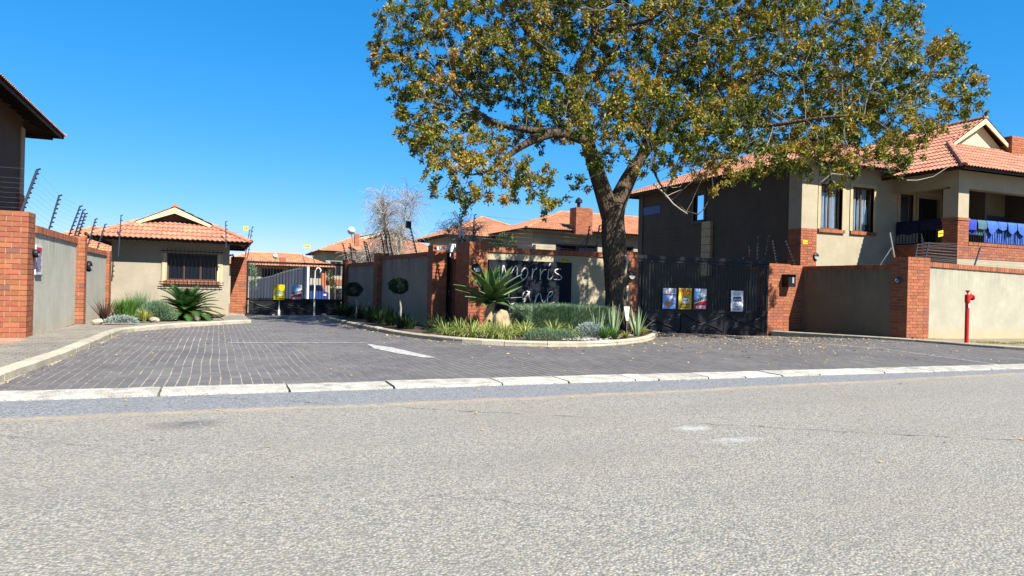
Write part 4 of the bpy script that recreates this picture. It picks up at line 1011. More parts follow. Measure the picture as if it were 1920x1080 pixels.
# left behind: two storey house with gablet
cC = at(596, 469, 62); u1, v1, z1 = cC
hC = far_house('two storey house with orange roof, gablet and white dish behind the bare willow', (u1+.8, v1+.8), (11.2, 9), z1, .42, 3.4, wins=[(u1+1.2, u1+2.2, z1-2.2, z1-.9), (u1+2.8, u1+3.8, z1-2.2, z1-.9), (u1+1.1, u1+2.3, z1-5.3, z1-3.3), (u1+2.9, u1+3.9, z1-5.3, z1-3.3)], zb=-1.2)
BX('brick_band', M['brick'], hC, u1+.78, u1+5, v1+.74, v1+.79, z1-3.0, z1-2.5)
cD = at(670, 440, 63); chC = link(bpy.data.objects.new('chimney', None)); chC.parent = hC; chC.location = cD-hC.location
BX('stack', M['brick'], chC, cD.x-.2, cD.x+.2, cD.y, cD.y+.4, cD.z-1.0, cD.z+.1)
# beyond the gate: bungalow
cE = at(402, 494, 50); u2, v2, z2 = cE
hE = far_house('low orange roofed house seen above and through the distant gate', (u2+.7, v2+.7), (6.9, 3.4), z2, .39, None, wins=[(u2+3.2, u2+4.7, z2-1.15, z2-.2), (u2+5.2, u2+6.6, z2-1.15, z2-.2)], zb=-1.0)
cF = at(529, 490, 50.5); BX('chimney', M['brick'], hE, cF.x-.15, cF.x+.25, cF.y, cF.y+.4, cF.z-.3, cF.z+.28)
dsh = thing('satellite_dish', 'small white dish on the low roof beyond the distant gate', 'satellite dish', at(516, 482, 50))
q = at(516, 481, 50); MB().lathe(q, [(.02, -.05), (.11, -.09), (.18, -.15)], 12, 'y').build('dish', M['white'], dsh, smooth=True); MB().bar(q, q+Vector((0, .1, -.5)), .04).build('stand', M['silver'], dsh)
dsh = thing('satellite_dish', 'round white dish above the roof ridge of the two storey house behind the willow', 'satellite dish', at(658, 434, 60))
q = at(658, 433, 60); MB().lathe(q, [(.03, -.05), (.2, -.1), (.33, -.2)], 14, 'y').build('dish', M['white'], dsh, smooth=True); MB().bar(q, q+Vector((.2, .2, -1.0)), .05).build('stand', M['silver'], dsh)
# roof peeping over the left wall
cG = at(150, 463, 34); rf = thing('house', 'sliver of orange roof between the left wall and the guardhouse roof', 'house', (cG.x+2, cG.y+3, -1))
holes_wall(rf, 'wall', M['plaster_guard'], 'u', cG.y+.7, cG.y+.95, cG.x+.7, cG.x+3.6, -1, cG.z, [])
hip_roof(rf, cG.x-3, cG.x+3.5, cG.y, cG.y+6, cG.z-.15, .42, M['tile_far'], nparts=0, capparts=False, sides='FLR')
# curved block wall beyond the gate
cw = thing('block_wall', 'curved grey block wall with pale top edge seen through the distant gate', 'wall', at(520, 540, 38))
pts = [at(466, 560, 46), at(490, 560, 44), at(512, 560, 41.5), at(530, 560, 39), at(546, 560, 37), at(560, 560, 35.5), at(572, 560, 34)]
tops = [528, 523, 518.5, 512, 508, 505, 503]
blk = pmat('grey_block', (.48, .44, .43), (.40, .37, .36), rough=.9, ns=6, objvar=.12)
for i in range(6):
    a, b_ = pts[i], pts[i+1]; za = (at(0, 0, 1), 0)[1]
    n_ = 4
    for j in range(n_):
        p = a.lerp(b_, j/n_+.008); q = a.lerp(b_, (j+1)/n_-.008); ty = tops[i]+(tops[i+1]-tops[i])*(j+.5)/n_; tx = 466+(572-466)*(i*n_+j+.5)/24
        dd = (p.x*math.sin(T)+p.y*math.cos(T)); zt_ = at(tx, ty, dd).z
        d = (q-p); d.z = 0; nrm = Vector((d.y, -d.x, 0)).normalized()*.12
        mb = MB(); B0, B1 = Vector((p.x, p.y, -.6)), Vector((q.x, q.y, -.6))
        mb.add([B0, B1, B1-nrm, B0-nrm, B0+Vector((0, 0, zt_+.6)), B1+Vector((0, 0, zt_+.6)), B1-nrm+Vector((0, 0, zt_+.6)), B0-nrm+Vector((0, 0, zt_+.6))], [(0,3,2,1),(4,5,6,7),(0,1,5,4),(1,2,6,5),(2,3,7,6),(3,0,4,7)])
        mb.build('block_panel', blk, cw, fix=True)
        MB().bar((B0.x, B0.y, zt_+.035), (B1.x, B1.y, zt_+.035), .14, .06).build('pale_cap', M['white'], cw)
ga = thing('white_gate_leaf', 'tall blue-grey door leaf with a white edge beyond the distant gate', 'door', at(573, 560, 33))
p, q = at(567, 560, 33.5), at(576, 560, 33); zt1 = at(572, 500, 33).z
MB().bar((p.x, p.y, (zt1-.5)/2), (q.x, q.y, (zt1-.5)/2), .08, zt1+.5).build('leaf', pmat('blue_grey', (.12, .17, .26), rough=.6), ga); MB().lathe((q.x, q.y, 0), [(.07, -.5), (.07, zt1)], 8).build('post', M['white'], ga)
wp = thing('hooked_pipe', 'white pipe with a hooked top standing beyond the distant gate', 'pipe', at(588, 560, 31))
q = at(588, 560, 31); ztp = at(588, 503, 31).z; z_ = ztp
MB().tube([(q.x, q.y, -.3), (q.x+.03, q.y, .8), (q.x+.05, q.y, z_-.12), (q.x+.1, q.y, z_), (q.x+.2, q.y, z_+.03), (q.x+.28, q.y, z_-.07), (q.x+.24, q.y, z_-.2)], .03, 8).build('pipe', M['white'], wp, smooth=True); MB().lathe((q.x, q.y, 0), [(.08, -.35), (.08, -.27)], 8).build('foot', M['white'], wp)
# parked car beyond the gate
c0 = at(592, 562, 48); car = thing('parked_car', 'small blue car parked beyond the distant gate', 'car', (c0.x, c0.y, c0.z-.5))
zb = zt(c0.x, c0.y)-.05
def CX(name, mat, pts_, y0, y1): 
    return MB().prism([(c0.x+x, c0.y+y0, zb+z) for x, z in pts_], (0, y1-y0, 0)).build(name, M[mat] if isinstance(mat, str) else mat, car, fix=True)
CX('body', 'blue', [(-.85, .25), (.8, .25), (.85, .5), (.84, .9), (.6, 1.0), (-.65, 1.0), (-.86, .9)], 0, 3.8); CX('cabin', 'blue', [(-.7, 1.0), (.66, 1.0), (.52, 1.42), (-.56, 1.42)], .9, 3.0); CX('windscreen', 'glass', [(-.62, 1.02), (.58, 1.02), (.46, 1.36), (-.5, 1.36)], .87, .899)
for x in (-.68, .5): CX('headlight', 'white', [(x, .7), (x+.18, .7), (x+.18, .82), (x, .82)], -.02, 0)
for x, y in ((-.8, .7), (.8, .7), (-.8, 3.1), (.8, 3.1)): MB().lathe((c0.x+x, c0.y+y, zb+.3), [(.3, -.1), (.3, .1)], 14, 'x').build('wheel', M['room'], car)
yb = thing('yard_wall', 'cream and brick wall strip above the parked blue car beyond the gate', 'wall', at(604, 540, 52))
q = at(604, 535, 52); BX('plaster_panel', M['plaster_guard'], yb, q.x-1.0, q.x+.6, q.y, q.y+.2, -.8, q.z+.0); BX('brick_post', M['brick'], yb, q.x-.1, q.x+.25, q.y-.05, q.y-.003, -.5, q.z+.9)
# ------------------------------------------------------------ electric fence brackets
TIPS = {}
def bracket(label, base, tip, n=8, key=None, side=1, group='electric fence brackets', mat='blue_steel', r=.013, brace=None):
    base = Vector(base); tip = Vector(tip); t = thing('fence_bracket', label, 'fence bracket', base, group)
    MB().bar(base, tip, r*2.2).build('post', M[mat], t); d = tip-base; pts = []
    me = None
    for i in range(n):
        p = base+d*((i+.9)/(n-.1)); pts.append(p)
        mb = MB(); a = Vector((side*.035, 0, .012)); mb.tube([p-a*.6, p+a*1.5], [.011, .016], 6); mb.build('insulator', M['insulator'], t)
    if brace: MB().bar(base.lerp(tip, .6), brace, .018).build('brace', M[mat], t)
    if key: TIPS.setdefault(key, []).append(pts)
    return t
def brU(px, py, qx, qy, u, label, n=8, key=None, side=1, **k):
    v, z = onu(px, py, u); r = ray(qx, qy); tt = v/r[1]; return bracket(label, (u, v, z-.05), (r[0]*tt, v, H+r[2]*tt), n, key, side, **k)
def brV(px, py, qx, qy, v, label, n=8, key=None, side=1, **k):
    u, z = onv(px, py, v); r = ray(qx, qy); tt = v/r[1]; return bracket(label, (u, v, z-.05), (r[0]*tt, v, H+r[2]*tt), n, key, side, **k)
q0, q1 = onv(40, 393, 15.2), onv(70, 318, 15.2)
bracket('tallest blue fence bracket leaning over the wide brick pillar at the left edge', (q0[0], 15.2, q0[1]-.05), (q1[0], 15.2, q1[1]), 9, 'L', r=.018)
for (a, b_, c, d, lb) in [(91, 429, 111, 367, 'first fence bracket to the right of the wide left pillar, on the notice wall'), (128, 441, 150, 387, 'leftmost of the three fence brackets bunched at the slim left pillar'), (138, 444, 156, 394, 'middle one of the three fence brackets bunched at the slim left pillar'), (144, 446, 160, 401, 'rightmost of the three fence brackets bunched at the slim left pillar'),
        (164, 459, 179, 411, 'fence bracket on the far left wall panel, just past the slim pillar'), (181, 466, 197, 421, 'fence bracket nearest the guardhouse on the far left wall')]:
    brU(a, b_, c, d, -3.17, lb, 8, 'L')
brV(222, 478, 227, 404, 25.4, 'upright fence bracket at the left end of the guardhouse front', 8, None)
brV(424, 462, 423, 416, 25.4, 'upright fence bracket at the right end of the guardhouse front', 7, None)
brV(464, 482, 473, 426, 28.7, 'fence bracket on top of the distant gate pillar beside the guardhouse roof', 7, None)
brV(459, 482, 468, 432, 29.3, 'shorter fence bracket just left of the one on the distant gate pillar', 6, None)
brV(591, 494, 583, 472, 46, 'far fence bracket standing against the sky over the distant gate', 5, None); brV(572, 494, 567, 478, 46, 'faint far fence bracket left of the one over the distant gate', 5, None)
def brT(px, py, qx, qy, lb, n=8, brace=None, **k):
    ra = ray(px, py); s_ = 7.172/(ra[0]/ra[1]+.0847) if True else 0
    v = s_; return brV(px, py, qx, qy, v+.05, lb, n, 'C', -1, brace=brace, **k)
for a, b_, c, d, lb in [(652, 490, 643, 457, 'leftmost fence bracket above the shaded wall, at the distant gate end'), (661, 490, 656.6, 457, 'second fence bracket from the distant gate above the shaded wall'), (691, 489, 683, 453, 'fence bracket of the pair halfway along the far shaded panel, left one'), (696, 489, 687, 455, 'fence bracket of the pair halfway along the far shaded panel, right one'),
        (722, 477, 716, 445, 'shortest of the three brackets above the middle pillar of the shaded wall'), (730, 480, 721, 433, 'centre of the three brackets above the middle pillar of the shaded wall'), (736.5, 479, 728, 434, 'rightmost of the three brackets above the middle pillar of the shaded wall')]:
    brT(a, b_, c, d, lb)
t = brT(782, 474, 769, 424, 'tall fence bracket with a small box on top above the streaked wall panel', 9)
tp = TIPS['C'][-1][-1]; BX('junction_box', M['black_metal'], t, tp.x-.13, tp.x+.02, tp.y-.06, tp.y+.04, tp.z-.06, tp.z+.14)
for a, b_, c, d, lb in [(859.6, 455, 867, 398.5, 'fence bracket leaning right on the sign wall pillar, crossing another'), (871, 455, 861.7, 402, 'fence bracket leaning left on the sign wall pillar, crossing another'), (885.6, 455, 889.8, 403, 'upright fence bracket with a stay at the left end of the sign wall')]:
    brV(a, b_, c, d, 17.7, lb, 8, 'S' if c > 880 else None)
brV(1096, 473, 1105.4, 425, 17.34, 'fence bracket on the sign wall, first left of the big trunk', 7, 'S', brace=Vector(onv(1078, 473, 17.34)[0:1]+(17.34, 2.2)))
brV(1116, 474, 1124, 423, 17.34, 'fence bracket on the sign wall touching the left side of the big trunk', 7, None)
for a, b_, c, d, lb in [(1405, 494, 1403, 443, 'fence bracket above the right end of the right gate, leftmost of five'), (1418, 494, 1419.7, 445, 'second of the five fence brackets at the right gate, nearly upright'), (1429.4, 494, 1440.6, 443, 'third of the five fence brackets at the right gate, leaning right'), (1455.8, 496, 1447.5, 453, 'fourth of the five fence brackets at the right gate, leaning left'), (1490.6, 498, 1472.5, 453, 'rightmost of the five fence brackets at the right gate, leaning left')]:
    brV(a, b_, c, d, 17.65, lb, 8, None, mat='black_metal')
brV(1680, 497, 1668, 437, 14.6, 'pale grey leaning stay pole on the side wall, left of the corner pillar', 1, None, mat='silver', r=.02, brace=Vector((onv(1650, 497, 14.6)[0], 14.6, 2.05)))
for a, b_, c, d, lb in [(1714, 488, 1720, 459, 'fence bracket over the corner pillar, left of the pair'), (1733, 488, 1741, 456, 'fence bracket over the corner pillar, right of the pair')]:
    brV(a, b_, c, d, 14.1, lb, 6, 'H')
brV(1826, 498, 1838, 464, 13.95, 'fence bracket on the sunlit right wall behind the red hydrant', 6, 'H')
# wires
def wires(label, key, extra0=None, extra1=None, r=.0013, idx=None):
    L_ = TIPS[key]; L_ = [L_[i] for i in idx] if idx else L_; n = min(len(x) for x in L_)
    p0 = L_[0][0]; w = thing('fence_wires', label, 'wires', p0); 
    for k_ in range(n):
        pts = [x[int(k_*(len(x)-1)/(n-1))] for x in L_]
        if extra0: pts = [pts[0]+Vector(extra0)]+pts
        if extra1: pts = pts+[pts[-1]+Vector(extra1)]
        MB().tube(pts, r, 4, cap=False).build('wire', M['wire'], w)
wires('thin fence wires strung along the top of the left boundary wall', 'L', extra0=(-1.5, 0, 0))
wires('thin fence wires strung along the top of the shaded wall', 'C', idx=[7, 6, 4, 2, 0] if len(TIPS['C']) > 7 else None)
wires('thin pale fence wires strung above the name sign wall', 'S', r=.003); wires('pale fence wires strung over the right wall in front of the balcony', 'H', extra1=(9, 0, -.1), r=.004, idx=[0, 1, 2])
# wires that run back along the side wall above the shaded brick of the balcony
w = thing('fence_wires', 'bundle of pale fence wires curving back from the corner pillar towards the balcony side', 'wires', (18, 14.1, 2.3))
for k_ in range(7):
    pr0 = onv(1797, 461+k_*5.4-4, 15.9); pr1 = onv(1733, 461+k_*4.6-6, 14.1); pr2 = onv(1727, 432+k_*6+6, 16.5)
    MB().tube([(pr0[0], 15.9, pr0[1]), (pr1[0], 14.1, pr1[1]), (pr2[0], 16.5, pr2[1])], .005, 4).build('wire', M['wire'], w)

# ------------------------------------------------------------ text
def text(s_, size, mat, root, loc, name='lettering', rot=0, shear=0, ext=.002, sx=1):
    c = bpy.data.curves.new('t', 'FONT'); c.body = s_; c.size = size; c.extrude = ext; c.align_x = 'CENTER'; c.align_y = 'CENTER'; c.shear = shear; c.resolution_u = 2
    o = bpy.data.objects.new('t', c); link(o); bpy.context.view_layer.update()
    me = bpy.data.meshes.new_from_object(o.evaluated_get(bpy.context.evaluated_depsgraph_get())); bpy.data.objects.remove(o)
    me.materials.clear(); me.materials.append(mat); me.name = name
    return child(name, me, root, Matrix.Translation(loc) @ Matrix.Rotation(math.pi/2, 4, 'X') @ Matrix.Rotation(rot, 4, 'Z') @ Matrix.Diagonal((sx, 1, 1, 1)))
def fl(name, c, r=.5): return pmat(name, c, tuple(x*.92 for x in c), rough=r)
cW = fl('print_white', (.8, .82, .85)); cBl = fl('print_light_blue', (.25, .45, .85)); cNv = fl('print_navy', (.015, .03, .12)); cRd = fl('print_red', (.65, .01, .03)); cGn = fl('print_green', (.01, .09, .06)); cOr = fl('print_orange', (.75, .24, .05)); cBk = fl('print_black', (.02, .02, .02)); cGd = fl('print_gold', (.75, .48, .03)); cYl = fl('print_yellow', (.95, .82, .0)); cGy = fl('print_grey', (.3, .38, .5))
def board(label, px0, py0, px1, py1, v, mat, name='hanging_board'):
    (a, zt_), (b_, zb) = onv(px0, py0, v), onv(px1, py1, v)
    r_ = thing(name, label, 'sign', ((a+b_)/2, v, (zt_+zb)/2)); BX('board', mat, r_, a, b_, v-.006, v+.006, zb, zt_)
    X = lambda fx, fz: (a+(b_-a)*fx, v-.009, zb+(zt_-zb)*fz)
    def patch(nm, mt, pts, k_=0): 
        MB().prism([(X(*p)[0], v-.0085-.001*k_, X(*p)[2]) for p in pts], (0, .002, 0)).build(nm, mt, r_, fix=True)
    return r_, X, patch, b_-a
r_, X, P_, w_ = board('blue and white board with orange disc, leftmost of the boards on the right gate', 1243, 540, 1267, 579, 17.33, cBl)
P_('header', cW, [(0, .72), (1, .72), (1, 1), (0, 1)]); P_('red_band', cRd, [(0, .68), (.9, .68), (.9, .725), (0, .725)], 1)
P_('white_streak', cW, [(.42, .35), (.55, .62), (.75, .62), (.55, .33)], 1)
MB().lathe(X(.36, .24), [(.0, -.004), (w_*.20, -.002), (w_*.2, .001)], 20, 'y').build('orange_disc', cOr, r_); text('0', .16, cNv, r_, X(.82, .86)); text('ALL', .07, cRd, r_, X(.76, .44), rot=-.3); text('SALES', .05, cRd, r_, X(.76, .24)); text('------', .05, cNv, r_, X(.35, .86))
def yboard(label, px0, py0, px1, py1, v, m_, name='hanging_board'):
    r_, X, P_, w_ = board(label, px0, py0, px1, py1, v, m_, name)
    text('SECURE', w_*.23, cRd, r_, X(.5, .88)); text('TECH', w_*.28, cRd, r_, X(.5, .72)); P_('white_oval', cW, [(.5+.33*math.cos(a), .42+.13*math.sin(a)) for a in [x*math.pi/8 for x in range(16)]])
    text('24 HR', w_*.18, cNv, r_, X(.5, .42)); text('ARMED', w_*.14, cBk, r_, X(.5, .57)); text('RESPONSE', w_*.16, cBk, r_, X(.5, .22)); text('011 000 00', w_*.15, cBk, r_, X(.5, .09)) if False else text('SECURITY', w_*.16, cBk, r_, X(.5, .09))
yboard('mustard yellow security company board on the right gate, beside the blue one', 1272.5, 540, 1296, 580, 17.33, cGd)
def toletboard(label, px0, py0, px1, py1, v):
    r_, X, P_, w_ = board(label, px0, py0, px1, py1, v, cW)
    P_('blue_field', cBl, [(0, .45), (.55, .6), (.35, 1), (0, 1)]); P_('green_band', cGn, [(0, .32), (1, .5), (1, .66), (0, .46)], 1); P_('red_field', cRd, [(0, .0), (1, .0), (1, .46), (0, .26)]); P_('white_box', cW, [(.14, .04), (.92, .04), (.92, .2), (.14, .16)], 1)
    text('TO LET', w_*.27, cW, r_, X(.5, .485), rot=.28, name='lettering'); text('E', w_*.3, cNv, r_, X(.55, .86)); text('RENTALS', w_*.14, cRd, r_, X(.53, .11))
toletboard('to let board in blue, green and red on the right hand gate', 1302, 541, 1324, 580, 17.33)
r_, X, P_, w_ = board('white board with a navy rectangle, alone on the right part of the right gate', 1371, 545, 1392.5, 584, 17.33, cW)
P_('navy_box', cNv, [(.18, .48), (.86, .48), (.86, .7), (.18, .7)]); text('estate', w_*.22, cW, r_, X(.52, .59), rot=0); text('TO LET', w_*.2, cGy, r_, X(.5, .85)); text('CALL', w_*.2, cGy, r_, X(.5, .36)); text('ME', w_*.2, cNv, r_, X(.5, .22)); text('NOW', w_*.22, cNv, r_, X(.5, .09))
yboard('bright yellow security board on the distant gate', 513.5, 533.5, 533.5, 562, 28.54, cYl)
toletboard('small to let board in white, green and red on the distant gate', 546.5, 533.5, 565.5, 562, 28.54)
# small yellow fence warning plates
def plate(label, px, py, d, w_, h_, rot=0, shape=None):
    p = at(px, py, d); r_ = thing('warning_plate', label, 'warning sign', p, 'yellow electric fence warning plates')
    k_ = shape or [(-1, -1), (1, -1), (1, 1), (-1, 1)]
    MB().prism([(p.x+a*w_/2, p.y, p.z+b_*h_/2+a*rot) for a, b_ in k_], (0, .005, 0)).build('plate', M['yellow'], r_, fix=True); text('DANGER', w_*.22, cBk, r_, (p.x, p.y-.003, p.z))
plate('yellow fence warning plate hanging in the sky by the guardhouse roof', 461, 428, 27.5, .16, .16); plate('wide yellow warning plate hanging in the sky above the distant gate', 576, 462, 30, .26, .11)
plate('ragged yellow warning plate on the cream wall just above the name board', *((1059, 488, 19.25)), .27, .13, shape=[(-1, -.9), (.9, -.9), (1, .6), (.5, .3), (.4, 1), (-.3, .2), (-.8, .5), (-1, .1)])
plate('yellow warning plate on the fence wires in front of the balcony', 1764, 438, 18.6, .18, .15, .02); plate('dull yellow plate on the brick corner of the right house', 1510, 454, 23.75, .2, .12)

# ------------------------------------------------------------ lamps, boxes, camera, hydrant
def bulkhead(label, c, n, r=.11):
    # c = centre on the wall, n = outward normal axis
    c = Vector(c); n = Vector(n); L = thing('wall_lamp', label, 'wall lamp', c, 'round grey wall lamps'); ax = 'x' if abs(n.x) > .5 else 'y'; s_ = 1 if (n.x+n.y) > 0 else -1
    MB().lathe(c, [(r, 0), (r*1.02, .05*s_), (r*.85, .08*s_), (r*.5, .10*s_)], 16, ax).build('bezel', M['black_metal'], L, smooth=True, fix=True)
    g = []; 
    for i in range(9):
        a = math.pi+math.pi*i/8; g.append((r*.84*math.cos(a), r*.84*math.sin(a)))
    if ax == 'y': MB().prism([(c.x+x, c.y+s_*.085, c.z+z) for x, z in g], (0, s_*.018, 0)).build('lens', M['lamp_glass'], L, fix=True)
    else: MB().prism([(c.x+s_*.085, c.y+x, c.z+z) for x, z in g], (s_*.018, 0, 0)).build('lens', M['lamp_glass'], L, fix=True)
v_, z_ = onu(163, 499, -2.85); bulkhead('round grey lamp beside the slim brick pillar on the left wall', (-2.87, 19.5, z_), (1, 0, 0), .13)
v_, z_ = onu(65, 475, -3.0); bulkhead('pale lamp on the side of the wide left pillar, half over the notice', (-3.04, 14.95, z_), (1, 0, 0), .075)
u_, z_ = onv(1182, 517, 17.2); bulkhead('round lamp on the brick pillar right of the big tree trunk', (u_, 17.2, z_), (0, -1, 0), .115)
u_, z_ = onv(1530, 481, 18.45); bulkhead('round lamp on the cream front of the right house, above the side wall', (u_, 18.5, z_), (0, -1, 0), .13)
r__ = ray(709, 520); vv = 7.172/(r__[0]/r__[1]+.0847); bulkhead('dark lamp on the middle pillar of the shaded wall', (r__[0]/r__[1]*vv-.03, vv, 1.45), (-1, 0, 0), .14)
u_, z_ = onv(900, 503, 17.18); bulkhead('lamp on the broad sign wall pillar, half hidden by the aloe leaves', (u_-.1, 17.18, z_), (0, -1, 0), .12)
u_, z_ = onv(1397, 489, 17.6); bulkhead('dark round lamp poking above the right end of the right gate', (u_, 17.75, z_), (0, -1, 0), .12)
v_, z_ = onu(1699, 526, 17.36); bl = thing('blue_light', 'small oval blue light on the dark side of the right corner pillar', 'light', (17.37, 14.05, z_))
MB().lathe((17.38, 14.05, z_), [(.085, 0), (.085, -.05), (.05, -.07)], 14, 'x').build('bezel', M['lamp_grey'], bl, fix=True); MB().lathe((17.31, 14.05, z_), [(.055, 0), (.055, -.02), (.02, -.03)], 12, 'x').build('lens', M['mirror_pane'], bl, fix=True)
u_, z_ = onv(1478, 526, 17.3); ib = thing('intercom_box', 'black box with a grey slot on the right gate pillar edge', 'box', (u_, 17.2, z_))
BX('housing', M['black_metal'], ib, u_-.16, u_+.13, 17.12, 17.39, z_-.2, z_+.17); BX('slot', M['lamp_glass'], ib, u_-.02, u_+.05, 17.105, 17.119, z_-.08, z_+.1); BX('hood', M['black_metal'], ib, u_-.18, u_+.15, 17.06, 17.39, z_+.171, z_+.19)
# camera on the pedestrian gate
cq = at(843, 467, 19.3); sc = thing('security_camera', 'white security camera and junction box above the narrow pedestrian gate', 'camera', cq)
MB().bar(cq+Vector((-.42, -.12, 0)), cq+Vector((-.05, -.05, .03)), .10, .09).build('camera_body', M['white'], sc); MB().lathe(cq+Vector((-.44, -.12, 0)), [(.035, -.02), (.03, .01)], 10, 'x').build('lens', M['black_metal'], sc)
BX('junction_box', M['white'], sc, cq.x, cq.x+.14, cq.y-.1, cq.y+.02, cq.z-.08, cq.z+.14); MB().tube([cq+Vector((.02, -.05, -.08)), cq+Vector((-.0, -.07, -.2)), cq+Vector((.05, -.08, -.24)), cq+Vector((.1, -.07, -.18)), cq+Vector((.09, -.05, -.05))], .012, 6).build('cable', M['white'], sc)
# notice on left wall
(nv0, _), (nv1, nz0) = onu(67, 458, -3.04), onu(78.5, 461, -3.04); nz1 = onu(78.5, 515, -3.04)[1]
nb = thing('notice_board', 'framed notice with red heading and lines of small print on the left wall', 'notice', (-3.1, (nv0+nv1)/2, (nz0+nz1)/2))
nv0 = max(nv0, 15.1); BX('frame', M['white'], nb, -3.049, -3.03, nv0, nv1, nz1, nz0); BX('bottom_edge', M['lamp_grey'], nb, -3.049, -3.02, nv0, nv1, nz1-.03, nz1-.002)
BX('heading', cRd, nb, -3.029, -3.026, nv0+.05, nv1-.05, nz0-.12, nz0-.04)
for i in range(9): BX('print_line', fl('print_mauve%d' % i, (.35, .25, .4)) if i == 0 else bpy.data.materials['print_mauve0'], nb, -3.029, -3.026, nv0+.05, nv1-.05-.03*(i % 3), nz0-.12-(i+1)*(nz0-nz1-.14)/10, nz0-.12-(i+1)*(nz0-nz1-.14)/10+.028)
# hydrant
hu, hv = gt(1812, 643.5, .01); hz = .01; hy = thing('fire_hydrant', 'tall red standpipe hydrant in front of the sunlit right wall', 'hydrant', (hu, hv, hz))
hv -= 0
MB().lathe((hu, hv, 0), [(.05, -.05), (.05, 1.06)], 16).build('standpipe', M['red'], hy, smooth=False)
MB().lathe((hu, hv, 0), [(.06, 1.06), (.066, 1.1), (.066, 1.24), (.06, 1.27), (.03, 1.285)], 16).build('valve_body', M['red'], hy)
MB().lathe((hu, hv, 0), [(.018, 1.28), (.018, 1.32), (.05, 1.36), (.055, 1.385)], 12).build('spindle_cap', M['red'], hy)
MB().lathe((hu+.08, hv, 1.20), [(.045, -.02), (.045, .06), (.075, .07), (.075, .11), (.05, .13)], 14, 'x').build('outlet', M['red'], hy); MB().lathe((hu+.14, hv, 1.25), [(.03, 0), (.012, .06)], 8).build('lug', M['red'], hy)
BX('label', M['white'], hy, hu-.03, hu+.012, hv-.056, hv-.0505, .93, 1.04)
MB().lathe((hu, hv, 0), [(.085, -.03), (.085, .02)], 16).build('base_flange', M['kerb'], hy)

# ------------------------------------------------------------ plants
def rdir(): 
    a = R(0, 2*math.pi); return Vector((math.cos(a), math.sin(a), 0))
def blades(c, n, L, w, lean=(.2, 1.0), droop=.5, seg=4, r0=.05, Lv=.3, fold=.3):
    mb = MB(); c = Vector(c)
    for i in range(n):
        d = rdir(); l = L*R(1-Lv, 1+Lv*.4); s0 = R(*lean); p = c+d*R(0, r0); pts = []; ang = s0*.6
        for k_ in range(seg+1):
            pts.append(p.copy()); p = p+(d*math.sin(ang)+Vector((0, 0, 1))*math.cos(ang))*(l/seg); ang += droop*s0*1.6/seg
        ws = [w*(.7+.6*t)*(1-t)**.55+.0008 for t in [k_/seg for k_ in range(seg+1)]]
        mb.strip(pts, ws, Vector((0, 0, 1)) if s0 > .3 else d, fold)
    return mb
def clump(name, label, cat, px, py, n, L, w, mat, group=None, bedz=.055, uv=None, **k):
    u, v = uv or gt(px, py, bedz); z = zt(u, v)+bedz
    o = blades((0, 0, 0), n, L, w, **k).mesh(name, M[mat]); ob = link(bpy.data.objects.new(name, o)); ob.location = (u, v, z); return tag(ob, label, cat, group)
def bush(name, label, cat, fn, n, L, w, mat, loc, up=.8, group=None):
    """fn() gives a random surface-ish point and outward direction"""
    V_ = []; Fc = []
    for i in range(n):
        p, d = fn(); d = (d+Vector((R(-.7, .7), R(-.7, .7), up+R(-.5, .6)))).normalized(); b = d.cross(Vector((R(-1, 1), R(-1, 1), R(-1, 1)))).normalized()*w; l = L*R(.6, 1.2); k_ = len(V_)
        V_ += [p, p+d*l*.5+b, p+d*l, p+d*l*.5-b]; Fc.append((k_, k_+1, k_+2, k_+3))
    me = npmesh(name, [tuple(x) for x in V_], Fc, M[mat]); o = link(bpy.data.objects.new(name, me)); o.location = loc; return tag(o, label, cat, group)
# liriope-like variegated clumps along the bed edge
spots = [(812, 622, .34), (838, 627, .42), (862, 628, .46), (885, 631, .46), (905, 626, .44), (925, 633, .46), (948, 633, .46), (966, 627, .42), (985, 630, .46), (1003, 622, .46), (1040, 628, .45), (1075, 632, .34)]
names_ = ['at the left tip of the bed, in shade', 'second from the left tip of the bed', 'in front of the broad sign pillar', 'just left of below the aloe stem', 'against the pillar foot behind the aloe', 'in front of the aloe stem', 'in front of the pale boulder', 'behind the front row, beside the boulder', 'right of the boulder in the front row', 'at the left foot of the green hedge', 'in front of the hedge middle, standing alone', 'small, in front of the hedge right half']
for (x, y, L), nm in zip(spots, names_):
    clump('grass_clump', 'pale green striped grass clump '+nm, 'plant', x, y+2, 130, L, .009, 'leaf_variegated' if x > 820 else 'leaf_dark', 'variegated grass clumps in the central bed', lean=(.2, 1.25), droop=1.5, r0=.12)
# hedge in front of the sign: box of fine shoots
ha = gt(958, 622, .055); hb = gt(1118, 622, .055)
hx0, hx1 = 6.8, 9.0; hyv = 15.3; hd = 1.0
def hfn():
    f = random.random(); x = R(hx0, hx1); top = .62+.06*noise.noise((x*1.5, 0, 0)); y0 = hyv-.05+.28*math.sin((x-hx0)/(hx1-hx0)*math.pi)*-1+.2
    if f < .5: return Vector((x, y0+R(-.05, .12), top*random.random()**.8)), Vector((0, -1, .3))
    if f < .8: return Vector((x, y0+R(0, hd), top-R(0, .12))), Vector((0, 0, 1))
    if f < .9: return Vector((hx0+R(-.05, .1), y0+R(0, hd), R(0, top))), Vector((-1, 0, .3))
    return Vector((hx1+R(-.1, .05), y0+R(0, hd), R(0, top))), Vector((1, 0, .3))
bush('hedge', 'low box shaped grey-green hedge below the name board', 'hedge', hfn, 20000, .15, .0055, 'leaf_greygreen', (0, 0, .05))
hc_ = MB().box(hx0+.08, hx1-.08, hyv+.12, hyv+hd-.08, 0.05, .52).build('hedge_core', M['leaf_dark']); hc_.name = 'inner_foliage'
